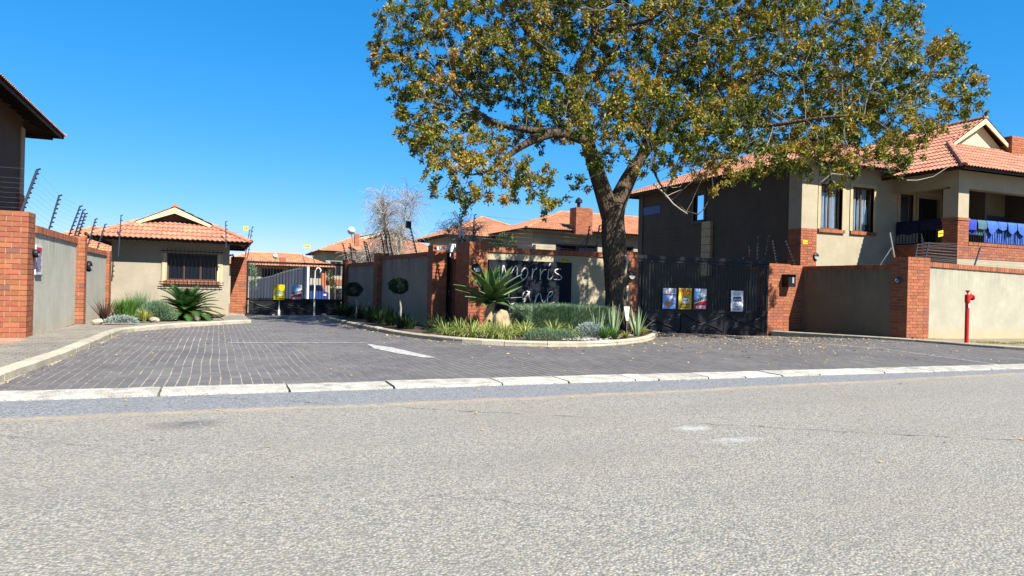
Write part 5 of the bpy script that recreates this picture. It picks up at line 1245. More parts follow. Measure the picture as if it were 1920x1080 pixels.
hh_ = [o for o in bpy.data.objects if o.name == 'hedge'][0]; hc_.parent = hh_; hc_.location = (0, 0, -.05)
def dome(rx, ry, rz):
    def f():
        while True:
            d = Vector((R(-1, 1), R(-1, 1), R(0, 1)))
            if .2 < d.length < 1: break
        d.normalize(); s_ = R(.7, 1.03); return Vector((d.x*rx*s_, d.y*ry*s_, d.z*rz*s_)), d
    return f
def put(px, py, dz=.055): u, v = gt(px, py, dz); return (u, v, zt(u, v)+dz)
bush('silver_bush', 'mound of silver-grey foliage right of the hedge near the pebbles', 'plant', dome(.42, .34, .34), 3500, .06, .008, 'leaf_silver', put(1107, 634))
bush('silver_bush', 'low grey ground cover tuft in front of the hedge left half', 'plant', dome(.42, .25, .22), 2200, .07, .006, 'leaf_greygreen', put(1018, 637)); bush('silver_bush', 'low grey ground cover tuft in front of the hedge middle', 'plant', dome(.35, .22, .2), 1500, .07, .006, 'leaf_greygreen', put(1052, 637))
# pebbles and mulch edge
pb = MB()
for i in range(520):
    px = R(985, 1215); u, v = gt(px, 640-abs(px-1100)*.03-R(0, 6)+(0 if px < 1150 else -(px-1150)*.16), .06)
    if not inpoly(u, v, KBs+[(11.2, 17.3), (5.5, 17.3)]): continue
    r_ = R(.018, .05); c = Vector((u, v+.12, zt(u, v)+.06+r_*.3)); k0 = len(pb.v)
    vs_ = [c+Vector((math.cos(a)*r_*R(.7, 1.2), math.sin(a)*r_*R(.7, 1.2), 0)) for a in [j*1.047 for j in range(6)]]
    pb.add([c+Vector((0, 0, r_*.6))]+vs_, [(0, j+1, (j+1) % 6+1) for j in range(6)])
o = pb.build('pebbles', M['pebble']); o['kind'] = 'stuff'
# right aloes
def aloe_clump(label, px, py, n, L, w, mat, lean, group=None, name='aloe', uv=None, dz=.055):
    u, v = uv or gt(px, py, dz); t = thing(name, label, 'plant', (u, v, zt(u, v)+dz), group); c = t.location
    for i in range(n):
        a = i*2.4+R(-.2, .2); d = Vector((math.cos(a), math.sin(a), 0)); l = L*R(.65, 1.1); s_ = R(*lean); p = c+d*.03; pts = []; ang = s_*.7
        for k_ in range(5): pts.append(p.copy()); p = p+(d*math.sin(ang)+Vector((0, 0, 1))*math.cos(ang))*l/4; ang += s_*.12
        mb = MB(); mb.strip(pts, [w, w*1.05, w*.85, w*.5, .002], d, .5); mb.build('leaf', M[mat], t)
    return t
aloe_clump('pale upright aloe at the right end of the hedge', 1122, 634, 13, .75, .022, 'leaf_pale_aloe', (.05, .55)); aloe_clump('pale upright aloe left of the white marker, before the big trunk', 1150, 634, 14, .8, .026, 'leaf_pale_aloe', (.05, .6)); aloe_clump('pale spiky aloe right of the white marker post', 1194, 630, 12, .75, .026, 'leaf_pale_aloe', (.1, .95))
clump('green_tuft', 'bright green leafy tuft at the foot of the aloes by the hedge end', 'plant', 1132, 637, 90, .34, .012, 'leaf_green', lean=(.2, 1.2)); clump('green_tuft', 'green leafy tuft in front of the big trunk', 'plant', 1152, 637, 80, .3, .012, 'leaf_green', lean=(.3, 1.2)); clump('green_tuft', 'yellow-green tuft at the right tip of the central bed', 'plant', 1203, 629, 80, .26, .010, 'leaf_yellow', lean=(.3, 1.3)); clump('green_tuft', 'low yellowish tuft under the white marker post', 'plant', 1172, 635, 70, .2, .012, 'leaf_yellow', lean=(.4, 1.4))
clump('dark_clump', 'dark strappy clump at the shaded left tip of the central bed', 'plant', 822, 624, 60, .5, .014, 'leaf_dark', lean=(.3, 1.1)); 
# white marker
mp = at(1172, 600, 16.9); mk = thing('white_marker', 'small white tapered marker post with dark digits beside the big trunk', 'marker', (mp.x, mp.y, .05))
pc = [onv(x, y, mp.y) for x, y in ((1170, 575), (1180.5, 575), (1178, 601), (1174, 601))]
MB().prism([(a, mp.y, z) for a, z in pc], (0, .03, 0)).build('plate', M['white'], mk, fix=True); text('17', .10, cNv, mk, ((pc[0][0]+pc[1][0])/2, mp.y-.004, pc[0][1]-.09)); MB().lathe((sum(p[0] for p in pc[2:])/2, mp.y+.015, 0), [(.012, 0.03), (.012, pc[2][1])], 6).build('stake', M['silver'], mk)
# big aloe (tree aloe) with stem
au, av = 6.62, 15.75
ap = at(917, 607, 16.6); au, av = ap.x, ap.y
al = thing('tree_aloe', 'big spiky green aloe on a short stem in front of the sign wall pillar', 'plant', (au, av, .05))
top = onv(920, 563, av)[1]; tu = onv(922, 563, av)[0]
MB().tube([(au-.02, av, .0), (au-.05, av, .25), (au, av, .45), (tu, av, top-.02)], [.10, .085, .09, .08], 10).build('stem', M['boulder'], al)
for i in range(60):
    mbk = None
for i in range(14):
    a = R(0, 6.28); z = R(.05, .5); p = Vector((au-.03+math.cos(a)*.09, av+math.sin(a)*.09, z)); d = Vector((math.cos(a), math.sin(a), -.3)); 
    MB().strip([p, p+d*.07, p+d*.13+Vector((0, 0, -.05))], [.03, .02, .003], Vector((0, 0, 1)), .2).build('dry_leaf', M['litter'], al)
c = Vector((tu, av, top)); NL = 34
for i in range(NL):
    t_ = i/NL; a = i*2.39996+R(-.15, .15); d = Vector((math.cos(a), math.sin(a), 0)); el = math.radians(88-t_*112+R(-6, 6)); L = R(.72, .92)*(.8+.35*math.sin(math.pi*min(1, t_*1.2)))
    if t_ > .82: L *= .7
    p = c+d*.05+Vector((0, 0, .10-.16*t_)); pts = []; e_ = el
    for k_ in range(6): pts.append(p.copy()); p = p+(d*math.cos(e_)+Vector((0, 0, 1))*math.sin(e_))*L/5; e_ += math.radians(3 if t_ > .5 else -4)
    w = .115; mb = MB(); mb.strip(pts, [w*.75, w, w*1.02, w*.82, w*.48, .002], d if el > 1.0 else Vector((0, 0, 1)), .42)
    o = mb.build('leaf', M['leaf_aloe'], al); md = o.modifiers.new('t', 'SOLIDIFY'); md.thickness = .012; md.offset = 1
# boulder
bo = at(941, 603, 16.3); me = bpy.data.meshes.new('boulder'); b = bmesh.new(); bmesh.ops.create_icosphere(b, subdivisions=4, radius=1)
for q in b.verts:
    n_ = noise.noise(q.co*1.6)*.22+noise.noise(q.co*5)*.05; q.co *= 1+n_; q.co.x *= .21; q.co.y *= .2; q.co.z *= .36
b.to_mesh(me); b.free(); me.materials.append(M['boulder']); me.polygons.foreach_set('use_smooth', [True]*len(me.polygons))
o = link(bpy.data.objects.new('boulder', me)); o.location = (bo.x, bo.y, .28); tag(o, 'pale tan boulder standing between the big aloe stem and the hedge', 'rock')
# left garden
lz = .12
aloe_clump('dark red spiky flax plant at the foot of the left wall', 0, 0, 46, .62, .016, 'leaf_bronze', (.1, 1.0), uv=gt(196, 603, lz), name='flax_plant', dz=lz)
clump('grass_bush', 'fine bright green grassy bush left of the cycad', 'plant', 0, 0, 700, .55, .008, 'leaf_green', uv=gt(238, 597, lz), bedz=lz, lean=(.05, .75), r0=.35)
clump('grass_bush', 'tall thin green grasses against the guardhouse wall', 'plant', 0, 0, 200, .75, .006, 'leaf_greygreen', uv=gt(262, 592, lz), bedz=lz, lean=(.05, .45), r0=.4)
def pz_(px, py): u, v = gt(px, py, lz); return (u, v, zt(u, v)+lz)
bush('lavender_bush', 'rounded grey-green bush between the grasses and the cycad', 'plant', dome(.45, .38, .44), 7000, .12, .006, 'leaf_greygreen', pz_(293, 600)); 
bush('silver_bush', 'flat blue-silver succulent mat in front of the green grass, left garden', 'plant', dome(.34, .2, .15), 1600, .07, .012, 'leaf_silver', pz_(228, 606))
clump('yellow_tuft', 'small yellow-green tuft at the front of the left garden', 'plant', 0, 0, 90, .36, .010, 'leaf_yellow', uv=gt(270, 603, lz), bedz=lz, lean=(.2, 1.2), droop=.9)
for i, (x, y, lb) in enumerate([(183, 606, 'white rounded stone by the red flax plant'), (289, 602, 'small white stone in front of the grey-green bush'), (367, 599, 'small white stone in front of the cycad')]):
    me = bpy.data.meshes.new('stone'); b = bmesh.new(); bmesh.ops.create_icosphere(b, subdivisions=2, radius=1)
    for q in b.verts: q.co *= 1+noise.noise(q.co*2+Vector((i, 0, 0)))*.3; q.co.x *= .13; q.co.y *= .1; q.co.z *= .08
    b.to_mesh(me); b.free(); me.materials.append(M['kerb_pale']); o = link(bpy.data.objects.new('stone', me)); p = pz_(x, y); o.location = (p[0], p[1], p[2]+.03); tag(o, lb, 'stone')
# cycad
cu_, cv_ = gt(348, 598, lz); cy = thing('cycad', 'large dark green cycad with arching feather fronds under the guardhouse window', 'cycad', (cu_, cv_, zt(cu_, cv_)+lz)); c = cy.location+Vector((0, .1, .15))
MB().lathe(c, [(.14, -.2), (.16, -.05), (.1, .08)], 10).build('trunk', M['bark'], cy)
for i in range(64):
    a = i*2.39996; d = Vector((math.cos(a), math.sin(a), 0)); t_ = i/64; el = math.radians(80-t_*82+R(-6, 6)); L = R(.85, 1.15); p = c.copy(); pts = []
    for k_ in range(9): pts.append(p.copy()); p = p+(d*math.cos(el)+Vector((0, 0, 1))*math.sin(el))*L/8; el -= math.radians(6.5)
    mb = MB(); mb.tube(pts, [.01]*8+[.004], 4); side = Vector((-d.y, d.x, 0))
    for k_ in range(36):
        f = .15+.83*k_/36; x = f*8; i0 = min(7, int(x)); q = pts[i0].lerp(pts[i0+1], x-i0); tg = (pts[i0+1]-pts[i0]).normalized(); l = .19*math.sin(math.pi*min(1, f*.9+.12))+.03
        for s_ in (-1, 1):
            e = (side*s_+tg*.75+Vector((0, 0, .22))).normalized()*l; wv = tg*.014
            mb.add([q-wv, q+wv, q+e*.6+wv*.8, q+e], [(0, 1, 2, 3)])
    mb.build('frond', M['leaf_cycad'], cy)
# lollipop trees and shade plants along the shaded wall
def lolly(label, px, py, cpx, cpy, d, r):
    b0 = gt(px, py, .05); v = b0[1]; t = thing('standard_tree', label, 'tree', (b0[0], v, zt(*b0)+.05)); c = Vector((onv(cpx, cpy, v)[0], v, onv(cpx, cpy, v)[1]))
    MB().tube([(b0[0], v, 0), (b0[0]+.03, v, .5), (c.x, v, c.z-r*.5)], [.03, .025, .022], 7).build('trunk', M['twig'], t)
    V_ = []; Fc = []
    for i in range(2800):
        dd = Vector((R(-1, 1), R(-1, 1), R(-1, 1)))
        if dd.length > 1 or dd.length < .1: continue
        rr = dd.length**.35; dd.normalize(); lump = 1+.22*noise.noise(dd*2.2+Vector((px, 0, 0))); p = c+Vector((dd.x*r*1.08, dd.y*r, dd.z*r*.82))*rr*lump; e = (dd+Vector((R(-.8, .8), R(-.8, .8), R(-.8, .8)))).normalized(); bb = e.orthogonal().normalized()*.016; l = .06; k_ = len(V_)
        V_ += [p, p+e*l*.5+bb, p+e*l, p+e*l*.5-bb]; Fc.append((k_, k_+1, k_+2, k_+3))
    o = link(bpy.data.objects.new('crown', npmesh('crown', [tuple(x) for x in V_], Fc, M['leaf_dark']))); o.parent = t; o.location = -t.location; return t
lolly('lollipop clipped tree nearer the distant gate, before the shaded wall', 667, 599, 663, 543, 0, .25); lolly('lollipop clipped tree against the streaked shaded wall panel', 749, 612, 748, 536, 0, .23)
for x, y, L, lb in [(640, 592, .5, 'next to the right end of the distant gate'), (655, 596, .55, 'under the left lollipop tree'), (675, 598, .55, 'just right of the left lollipop trunk'), (696, 604, .6, 'in front of the middle shaded pillar, left side'), (714, 607, .6, 'in front of the middle shaded pillar, right side'), (732, 611, .55, 'left of the right lollipop trunk'), (752, 615, .45, 'at the foot of the right lollipop trunk'), (768, 617, .35, 'small, last one before the bare soil of the shaded bed')]:
    clump('shade_plant', 'dark strappy plant '+lb, 'plant', x, y, 70, L, .018, 'leaf_dark', 'dark plants in the shaded bed', lean=(.1, 1.1), r0=.12)
# grass on the verge (right)
def vg_pt():
    while True:
        u, v = gt(R(1810, 1960), R(639, 652), .02)
        if 12.0 < v < 13.7: return u, v
V_ = []; Fc = []
for i in range(5200):
    if i < 3600: u, v = R(18.9, 24), R(12.3, 13.6)
    else: u, v = R(17.6, 24), 13.86-abs(random.gauss(0, .06))
    if noise.noise((u*1.4, v*2, 0)) < -.05 and i < 3600: continue
    z = .02-.02*max(0, u-17.5); d = rdir()*.006; h = R(.02, .06); k_ = len(V_); V_ += [(u-d.x, v-d.y, z), (u+d.x, v+d.y, z), (u+d.y*5, v+d.x*4, z+h)]; Fc.append((k_, k_+1, k_+2))
o = link(bpy.data.objects.new('verge_grass', npmesh('verge_grass', V_, Fc, M['grass']))); o['kind'] = 'stuff'
# ------------------------------------------------------------ the big tree
def grow(start_nodes, start_par, attr, step=.28, kill=.34, infl=2.2, iters=90, grav=.0):
    pos = [np.array(p) for p in start_nodes]; par = list(start_par); A_ = np.array(attr); P0 = np.array(pos)
    dmin = np.full(len(A_), 1e9); near = np.zeros(len(A_), int)
    d = np.linalg.norm(A_[:, None]-P0[None], axis=2); near = d.argmin(1); dmin = d.min(1); alive = dmin > kill; seen = set()
    for it in range(iters):
        act = alive & (dmin < (infl if it > 2 else 6)); 
        if not act.any(): break
        idx = near[act]; V_ = A_[act]-np.array(pos)[idx]; V_ /= np.linalg.norm(V_, axis=1)[:, None]
        S_ = np.zeros((len(pos), 3)); np.add.at(S_, idx, V_); new = []
        for n_ in np.unique(idx):
            v = S_[n_]+np.random.normal(0, .25, 3)*.6; v[2] += grav; l = np.linalg.norm(v)
            if l < .05: continue
            q = pos[n_]+v/l*step; key = (n_, tuple(np.round(q, 1)))
            if key in seen: continue
            seen.add(key); new.append((q, n_))
        if not new: break
        k0 = len(pos)
        for q, n_ in new: pos.append(q); par.append(n_)
        NP = np.array([q for q, _ in new]); ai = np.where(alive)[0]
        for c0_ in range(0, len(ai), 1500):
            aa = ai[c0_:c0_+1500]; d = np.linalg.norm(A_[aa][:, None]-NP[None], axis=2); m_ = d.argmin(1); dm = d.min(1); bt = dm < dmin[aa]; near[aa[bt]] = k0+m_[bt]; dmin[aa[bt]] = dm[bt]
        alive &= dmin > kill
    return np.array(pos), np.array(par)
D0 = 18.15
tb = at(1157, 604, D0)
def tp(px, py, dd=0): return np.array(at(px, py, D0+dd))
limbs = {  # px, py, depth offset ; hand laid main limbs
 'trunk': [(1158, 618, 0), (1157, 560, 0), (1155, 500, 0), (1152, 450, 0), (1147, 405, 0)],
 'left': [(1147, 405, 0), (1128, 350, 0), (1112, 300, -.1), (1100, 262, -.1)],
 'leftlimb': [(1100, 262, -.1), (1068, 252, -.4), (1030, 250, -.7), (995, 262, -1), (955, 290, -1.3), (905, 330, -1.6)],
 'leftlimb2': [(1030, 250, -.7), (985, 243, -.6), (930, 232, -.4), (890, 205, -.2), (850, 170, 0)],
 'up': [(1100, 262, -.1), (1085, 200, .1), (1082, 130, .2), (1112, 80, .3), (1118, 20, .3), (1105, -60, .3), (1090, -160, .2)],
 'up2': [(1112, 80, .3), (1150, 50, -.4), (1200, 45, -.9), (1245, 20, -1.4), (1290, -60, -2)],
 'upl': [(1085, 200, .1), (1050, 140, .8), (1010, 90, 1.4), (960, 20, 2), (920, -60, 2.4)],
 'right': [(1147, 405, 0), (1163, 365, .1), (1180, 330, .2), (1205, 290, .3), (1240, 250, .3), (1290, 215, .1), (1350, 195, -.2)],
 'right2': [(1205, 290, .3), (1225, 200, .8), (1240, 120, 1.2), (1275, 40, 1.4), (1320, -50, 1.5)],
 'rightlimb': [(1290, 215, .1), (1370, 235, -1), (1450, 235, -1.8), (1540, 220, -2.3), (1620, 215, -2.5)],
 'rightup': [(1350, 195, -.2), (1430, 140, .6), (1500, 90, 1.2), (1570, 30, 1.5)],
 'low': [(1240, 250, .3), (1225, 320, -1.0), (1260, 375, -1.8), (1285, 400, -2.1), (1310, 410, -2.2)],
}
nodes = []; par = []; idxof = {}
def addlimb(pts, rad=None):
    prev = -1
    P_ = [tp(*p) for p in pts]
    sm = []
    for i in range(len(P_)-1):
        n_ = max(1, int(np.linalg.norm(P_[i+1]-P_[i])/.3))
        p0, p1, p2, p3 = P_[max(0, i-1)], P_[i], P_[i+1], P_[min(len(P_)-1, i+2)]
        for s_ in range(n_):
            t = s_/n_; sm.append(.5*((2*p1)+(-p0+p2)*t+(2*p0-5*p1+4*p2-p3)*t*t+(-p0+3*p1-3*p2+p3)*t**3))
    sm.append(P_[-1])
    for j, q in enumerate(sm):
        if j == 0 and nodes:
            d = [np.linalg.norm(q-n) for n in nodes]; prev = int(np.argmin(d)); continue
        nodes.append(q); par.append(prev); prev = len(nodes)-1
for k_ in ('trunk', 'left', 'leftlimb', 'leftlimb2', 'up', 'up2', 'upl', 'right', 'right2', 'rightlimb', 'rightup', 'low'): addlimb(limbs[k_])
# crown outline in the picture, ellipsoids: px, py, rx(m), rz(m), depth, rd(m), share
blobs = [(860, 120, 2.3, 2.0, .2, 2.4, 1.45), (830, 230, 1.15, 1.2, -.2, 1.4, .42), (880, 300, 1.15, 1.0, -1.2, 1.2, .5), (940, 345, 1.35, .62, -1.6, 1.2, .5), (1000, 120, 2.6, 2.2, .5, 3.0, 1.0),
         (1180, 60, 3.0, 2.6, .2, 3.4, 1.6), (1150, 220, 1.7, 1.05, -1.7, 1.3, .75), (1170, 290, 1.0, .5, -1.6, .8, .3), (1350, 120, 3.0, 2.3, .2, 3.6, 1.5), (1330, 250, 1.9, 1.0, -1.6, 1.6, .8), (1400, 290, 1.4, .5, -1.8, 1.2, .3),
         (1560, 150, 2.7, 2.0, -.3, 3.2, 1.5), (1600, 255, 1.7, .85, -1.8, 1.6, .75), (1690, 190, 1.65, 1.15, -.8, 1.9, .85), (1700, 110, 1.2, 1.0, -.3, 1.6, .42), (1795, 180, .6, .5, -.8, .8, .14), (1650, 300, .55, .3, -2.1, .5, .12), (1560, 330, .32, .25, -2.2, .4, .10), (1500, 285, .9, .35, -2.2, .8, .28), (1655, 290, .7, .35, -2.2, .8, .24), (1590, 285, .9, .35, -2.3, .8, .25), (1250, 310, .8, .35, -1.9, .6, .2),
         (1150, -150, 4.6, 2.8, .2, 4.2, 1.9), (1000, -80, 3.6, 2.4, .2, 3.6, 1.2), (1400, -90, 4.0, 2.3, .2, 3.8, 1.6), (1200, -320, 3.6, 2.0, .2, 3.4, 1.0), (760, 60, .7, 1.0, .2, 1.0, .22), (1010, 380, .7, .25, -1.6, .7, .12), (1090, 330, .5, .4, -.4, .5, .07), (1330, 325, .8, .28, -2.0, .6, .12)]
NA = 17000; tot = sum(b_[6] for b_ in blobs); attr = []
rng = np.random.default_rng(3)
for (px, py, rx, rz, dd, rd, sh) in blobs:
    if py < 0: dd += 1.2; rd *= .82
    elif py < 200: dd += .5; rd *= .9
    c = tp(px, py, dd); n_ = int(NA*sh/tot*1.0); ct = math.cos(T); st = math.sin(T)
    q = rng.normal(size=(n_, 3)); q /= np.linalg.norm(q, axis=1)[:, None]; q *= (rng.random(n_)**(1/2.3))[:, None]; q *= np.array([rx, rd, rz])
    W_ = np.stack([q[:, 0]*ct+q[:, 1]*st, -q[:, 0]*st+q[:, 1]*ct, q[:, 2]], 1)+c; attr.append(W_)
attr = np.concatenate(attr)
# openings in the crown where the sky shows
def proj(P_):
    X = P_[:, 0]*math.cos(T)-P_[:, 1]*math.sin(T); Y = P_[:, 0]*math.sin(T)+P_[:, 1]*math.cos(T); xr = X/Y*F; yr = -(P_[:, 2]-H)/Y*F
    return 960+xr*math.cos(A)-yr*math.sin(A), 540+xr*math.sin(A)+yr*math.cos(A)
ax_, ay_ = proj(attr); keep = np.ones(len(attr), bool)
for (x, y, rx, ry) in [(1060, 310, 45, 42), (1000, 300, 30, 18), (1060, 120, 22, 45), (1095, 175, 20, 35), (1165, 150, 25, 35), (1190, 95, 18, 22), (1235, 120, 18, 30), (930, 205, 35, 20), (860, 270, 22, 16), (1500, 60, 28, 20), (1565, 75, 22, 16), (1610, 245, 22, 10), (960, 30, 16, 18), (1330, 40, 18, 14), (1175, 335, 26, 30), (1440, 90, 20, 14), (1640, 40, 22, 14), (1300, 300, 24, 12)]:
    keep &= ~((((ax_-x)/rx)**2+((ay_-y)/ry)**2 < 1) & (rng.random(len(attr)) < .93))
keep &= np.array([noise.noise(Vector(p)*.75)+.45*noise.noise(Vector(p)*2.1) > -.36 for p in attr])
attr = attr[keep]
pos, par = grow(nodes, par, attr)
nN = len(pos); child_n = np.zeros(nN, int)
for p in par:
    if p >= 0: child_n[p] += 1
acc = np.zeros(nN)
for i in range(nN-1, -1, -1):
    if child_n[i] == 0: acc[i] = 1
    if par[i] >= 0 and par[i] < i: acc[par[i]] += acc[i]
rad = np.minimum(.0040*acc**.5, .27); 
for i in range(nN): rad[i] = max(rad[i], .006)
nt_ = len(nodes)
# main limbs need believable girth
def girth(px, py, dd, r, reach=.35):
    q = tp(px, py, dd); r = r*.79; d = np.linalg.norm(pos[:nt_]-q, axis=1); 
    for i in np.where(d < reach)[0]: rad[i] = max(rad[i], r*(1-.2*d[i]/reach))
for px, py, dd, r in [(1157, 610, 0, .50), (1157, 585, 0, .45), (1157, 550, 0, .43), (1155, 510, 0, .42), (1153, 470, 0, .43), (1150, 435, 0, .44), (1147, 405, 0, .36), (1135, 375, 0, .31), (1125, 340, 0, .29), (1115, 305, 0, .27), (1103, 270, -.1, .25), (1090, 220, 0, .2), (1083, 170, .1, .19), (1095, 105, .25, .18), (1116, 50, .3, .17), (1118, 0, .3, .15), (1105, -60, .3, .13), (1160, 370, .1, .30), (1178, 335, .2, .27), (1203, 295, .3, .22), (1240, 250, .3, .18), (1290, 215, .1, .15),
                      (1068, 252, -.4, .17), (1030, 250, -.7, .16), (995, 262, -1, .13), (955, 290, -1.3, .10), (905, 330, -1.6, .06), (985, 243, -.6, .10), (930, 232, -.4, .08), (1225, 200, .8, .12), (1240, 120, 1.2, .10), (1275, 40, 1.4, .08), (1160, 48, -.5, .09), (1225, 35, -1.2, .07), (1370, 235, -1, .09), (1450, 235, -1.8, .07), (1225, 320, -1.0, .05), (1262, 375, -1.8, .035), (1290, 402, -2.1, .025)]:
    girth(px, py, dd, r)
# chains -> tubes
kids = [[] for _ in range(nN)]
for i, p in enumerate(par):
    if p >= 0: kids[p].append(i)
tree = thing('tree', 'big evergreen tree with a forked trunk and wide yellow-green crown over the central bed', 'tree', (tb.x, tb.y, 0))
tm = MB(); bm2 = MB()
stack = [(0, -1)]; chains = []
while stack:
    s_, p = stack.pop(); ch_ = [p] if p >= 0 else []; i = s_
    while True:
        ch_.append(i); k_ = sorted(kids[i], key=lambda j: -rad[j]*1000-acc[j])
        if not k_: break
        for j in k_[1:]: stack.append((j, i))
        i = k_[0]
    chains.append(ch_)
for ch_ in chains:
    if len(ch_) < 2: continue
    P_ = [pos[i] for i in ch_]; r_ = [rad[i] for i in ch_]
    if ch_[0] != 0 and len(r_) > 1: r_[0] = min(r_[0], r_[1]*1.25)
    # smooth the radii
    for _ in range(2): r_ = [r_[0]]+[(r_[j-1]+2*r_[j]+r_[j+1])/4 for j in range(1, len(r_)-1)]+[r_[-1]]
    P2 = [P_[0]]+[(P_[j-1]+2*P_[j]+P_[j+1])/4 for j in range(1, len(P_)-1)]+[P_[-1]]
    big = max(r_) > .05
    (tm if big else bm2).tube(P2, r_, 14 if max(r_) > .2 else (8 if big else 4), cap=False)
# gnarl the heavy limbs
tv = []
for p in tm.v:
    q = Vector(p); f = min(1, 1.0); n_ = noise.noise(Vector((q.x*3, q.y*3, q.z*1.6)))*.05+noise.noise(Vector((q.x*9, q.y*9, q.z*3)))*.02
    d = Vector((q.x-tb.x, q.y-tb.y, 0)); fade = 1 if q.z < 3 else .4
    tv.append(tuple(q+(d.normalized() if d.length > .01 else Vector((1, 0, 0)))*n_*fade))
tm.v = tv
to = tm.build('trunk', M['bark'], tree, smooth=True)
flare = MB()
for i in range(7):
    a = i*.9+.3; d = Vector((math.cos(a), math.sin(a), 0)); c = Vector((tb.x, tb.y, 0)); flare.tube([c+d*.25+Vector((0, 0, .75)), c+d*.42+Vector((0, 0, .3)), c+d*.62+Vector((0, 0, .0))], [.12, .14, .06], 8)
flare.build('root_flare', M['bark'], tree, smooth=True)
bo_ = bm2.build('branches', M['twig_tree'], tree)
sc_ = MB()
for pts_ in ([(1162, 480), (1159, 492), (1158, 502)], [(1172, 478), (1176, 490), (1173, 505), (1171, 520)], [(1176, 535), (1176, 560), (1174, 580)]):
    sc_.tube([tp(x, y, -.22) for x, y in pts_], .035, 6)
sc_.build('bark_scar', M['kerb_pale'], tree, smooth=True)
# twigs and leaves
ends = [i for i in range(nt_, nN) if rad[i] < .02]
twp = []; LV = []; LFn = 0
rs = np.random.default_rng(11)
tw = MB(); C_ = []; Dn = []
for i in ends:
    if not (child_n[i] == 0 or rs.random() < .62): continue
    p = pos[i]; d0 = p-pos[par[i]]; d0 /= np.linalg.norm(d0)+1e-9
    for _ in range(2 if child_n[i] == 0 else 1):
        d = d0+rs.normal(0, .55, 3); d[2] += .05; d /= np.linalg.norm(d); L = rs.uniform(.15, .42); q = p+d*L*.5; e = p+d*L+np.array([0, 0, rs.uniform(-.05, .05)])
        k_ = len(tw.v); tw.v += [tuple(p), tuple(p+np.array([0, 0, .007])), tuple(e)]; tw.f.append((k_, k_+1, k_+2))
        C_.append(e); Dn.append(d)
        if rs.random() < .75: C_.append(q); Dn.append(d)
tw.build('twigs', M['twig_tree'], tree)
C_ = np.array(C_); Dn = np.array(Dn); nC = len(C_)
# density falls where the photo shows bare twigs (upper left inside)
NLf = 38
cen = np.repeat(C_, NLf, 0); dr = np.repeat(Dn, NLf, 0); m_ = len(cen)
dirs = dr*rs.uniform(.2, 1.0, (m_, 1))+rs.normal(0, .65, (m_, 3)); dirs /= np.linalg.norm(dirs, axis=1)[:, None]
Ls = rs.uniform(.06, .118, (m_, 1)); side = np.cross(dirs, rs.normal(size=(m_, 3))); side /= np.linalg.norm(side, axis=1)[:, None]; wd = Ls*.2
base_ = cen+rs.normal(0, .038, (m_, 3)); mid = base_+dirs*Ls*.5
Vv = np.stack([base_, mid+side*wd, base_+dirs*Ls, mid-side*wd], 1)
me = npmesh('leaves', Vv, np.arange(m_*4).reshape(-1, 4), M['leaf_tree']); lo_ = link(bpy.data.objects.new('crown', me)); lo_.parent = tree; lo_.location = -tree.location
print('tree nodes', nN, 'clusters', nC, 'leaves', m_)
# bare hanging branch in front of the right house with two leaf rosettes
def spray(pts, r=.012):
    MB().tube([tp(*p) for p in pts], [r*(1-.6*i/len(pts)) for i in range(len(pts))], 5).build('bare_branch', M['twig'], tree)
spray([(1225, 345, -2.2), (1245, 362, -2.2), (1262, 382, -2.2), (1275, 392, -2.2), (1289, 401, -2.2)], .022); spray([(1248, 369, -2.2), (1262, 362, -2.2), (1279, 355, -2.2)], .012); spray([(1335, 330, -2.2), (1337, 350, -2.2), (1344, 367, -2.2)], .012); spray([(1290, 330, -2.2), (1275, 350, -2.2), (1262, 352, -2.2), (1250, 345, -2.2)], .01)
spray([(1700, 338, -2.4), (1720, 338, -2.4), (1750, 331, -2.4), (1775, 315, -2.4)], .012); spray([(1600, 330, -2.4), (1560, 325, -2.4), (1535, 345, -2.4)], .012)
# ------------------------------------------------------------ bare weeping trees behind the shaded wall
def willow(label, px, py, d, hgt, wid, n, seed, lean=0):
    rr = random.Random(seed); b0 = at(px, py, d); t = thing('bare_tree', label, 'tree', (b0.x, b0.y, -.4)); base_ = Vector((b0.x, b0.y, -.4)); top = at(px, py, d).z
    mb = MB(); ft = MB(); mains = []
    for k_ in range(5):
        a = rr.uniform(0, 6.28); dx = Vector((math.cos(a), math.sin(a), 0))*wid*rr.uniform(.15, .5); pts = [base_, base_+Vector((0, 0, hgt*.35))+dx*.1, base_+Vector((0, 0, hgt*.65))+dx*.5, base_+Vector((0, 0, hgt*rr.uniform(.85, 1.0)))+dx]
        pts = [Vector(p) for p in pts]; mb.tube(pts, [.12, .08, .04, .012], 7, cap=False); mains.append(pts)
    for i in range(n):
        pts = rr.choice(mains); f = rr.uniform(.35, 1); x = f*3; i0 = min(2, int(x)); p = pts[i0].lerp(pts[i0+1], x-i0); a = rr.uniform(0, 6.28); dd = Vector((math.cos(a), math.sin(a), 0)); up_ = rr.uniform(.2, 1.0); L = rr.uniform(.5, 1.0)*wid*(.75 if f > .7 else 1); q = [p.copy()]; v = (dd*rr.uniform(.5, 1)+Vector((0, 0, up_)))
        for s_ in range(8): p = p+v*L/7; v = v*.9; v.z -= rr.uniform(.12, .30)*(1.2 if f < .75 else .55); v.x += rr.uniform(-.08, .08); v.y += rr.uniform(-.08, .08); q.append(p.copy())
        ft.tube(q, [.009]*3+[.006]*3+[.004]*3, 3, cap=False)
        for s_ in range(3):
            o_ = q[rr.randint(2, 7)]; e = o_+Vector((rr.uniform(-.3, .3), rr.uniform(-.3, .3), rr.uniform(-.5, .25))); ft.tube([o_, o_.lerp(e, .5)+Vector((0, 0, .05)), e], [.005, .004, .003], 3, cap=False)
    mb.build('trunk', M['twig'], t, smooth=True); o = ft.build('twigs', M['twig'], t); return t
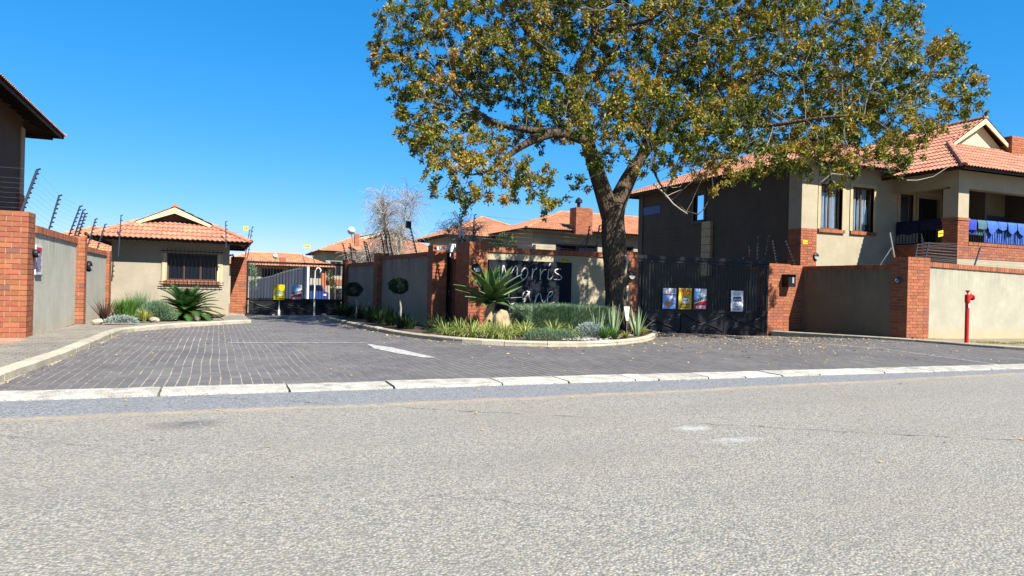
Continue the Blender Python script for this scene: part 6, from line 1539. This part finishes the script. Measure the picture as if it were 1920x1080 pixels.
willow('tall bare tree with weeping pale twigs behind the shaded wall', 735, 480, 33, 5.9, 2.4, 800, 5)
willow('lower bare weeping tree spilling over the far shaded wall panel', 695, 490, 31, 3.1, 1.7, 650, 6)
willow('bare pale twigged tree behind the sign wall pillar, left one', 872, 450, 27, 4.4, 1.6, 480, 7); willow('bare pale tree with drooping twigs above the left end of the sign wall', 932, 450, 23, 3.0, 1.4, 520, 8)
bush('green_tuft', 'leafy green shrub top among the bare twigs over the sign wall', 'plant', dome(.35, .3, .5), 700, .09, .012, 'leaf_variegated', tuple(at(948, 468, 21.5)))
bush('palm_shrub', 'hazy green shrub between the distant gate pillar and the low roof', 'plant', dome(.32, .3, 1.5), 500, .16, .015, 'leaf_greygreen', tuple(at(468, 545, 34)))
bush('palm_shrub', 'olive shrub behind the distant gate right of the parked car', 'plant', dome(.9, .7, 2.2), 1800, .25, .02, 'leaf_dark', tuple(at(606, 545, 56)))
# ------------------------------------------------------------ fallen leaves
def litter(name, n, fn, smin=.025, smax=.05):
    V_ = []; Fc = []
    for i in range(n):
        q = fn()
        if not q: continue
        u, v, z = q; l = R(smin, smax); a = R(0, 6.28); d = Vector((math.cos(a), math.sin(a), R(-.2, .45)))*l; s_ = Vector((-math.sin(a), math.cos(a), R(-.5, .5)))*l*.38; p = Vector((u, v, z+.006)); k_ = len(V_)
        V_ += [p-d*.5+Vector((0, 0, abs(d.z)*.5)), p+s_+Vector((0, 0, abs(s_.z))), p+d*.5+Vector((0, 0, abs(d.z)*.5)), p-s_+Vector((0, 0, abs(s_.z)))]; Fc.append((k_, k_+1, k_+2, k_+3))
    o = link(bpy.data.objects.new(name, npmesh(name, [tuple(x) for x in V_], Fc, M['litter']))); o['kind'] = 'stuff'
bedin = KBs+[(11.2, 17.3), (5.5, 17.3)]
def f1():
    u, v = R(4, 18), R(8.3, 17); w_ = math.exp(-((u-12.2)/3.2)**2-((v-14.5)/3.0)**2)+.04
    if random.random() > w_ or inpoly(u, v, bedin): return None
    return (u, v, max(zt(u, v), zt(u, v)))
litter('fallen_leaves', 6500, f1, .028, .06)
def f2():
    t = R(0, len(KBs)-1.01); i = int(t); p = Vector(KBs[i]).lerp(Vector(KBs[i+1]), t-i); o_ = abs(random.gauss(0, .25)); a = Vector(KBs[i+1])-Vector(KBs[i]); n_ = Vector((a.y, -a.x)).normalized(); q = p+n_*o_; return (q.x, q.y, zt(q.x, q.y)) if t > 4 else None
litter('fallen_leaves', 500, f2, .03, .06)
litter('fallen_leaves', 60, lambda: (R(-2, 14), R(3.0, 8.2), .0), .02, .045); litter('fallen_leaves', 200, lambda: (R(3.7, 11), R(13.3, 16.5), .06) , .03, .07)
litter('fallen_leaves', 160, lambda: (R(-1.8, 5), R(8.4, 20), 0), .02, .045)
def f3():
    t = R(0, len(KLs)-6); i = int(t); p = Vector(KLs[i]); return (p.x+abs(random.gauss(0, .12)), p.y+R(-.3, .3), 0)
litter('kerb_debris', 350, f3, .01, .035)
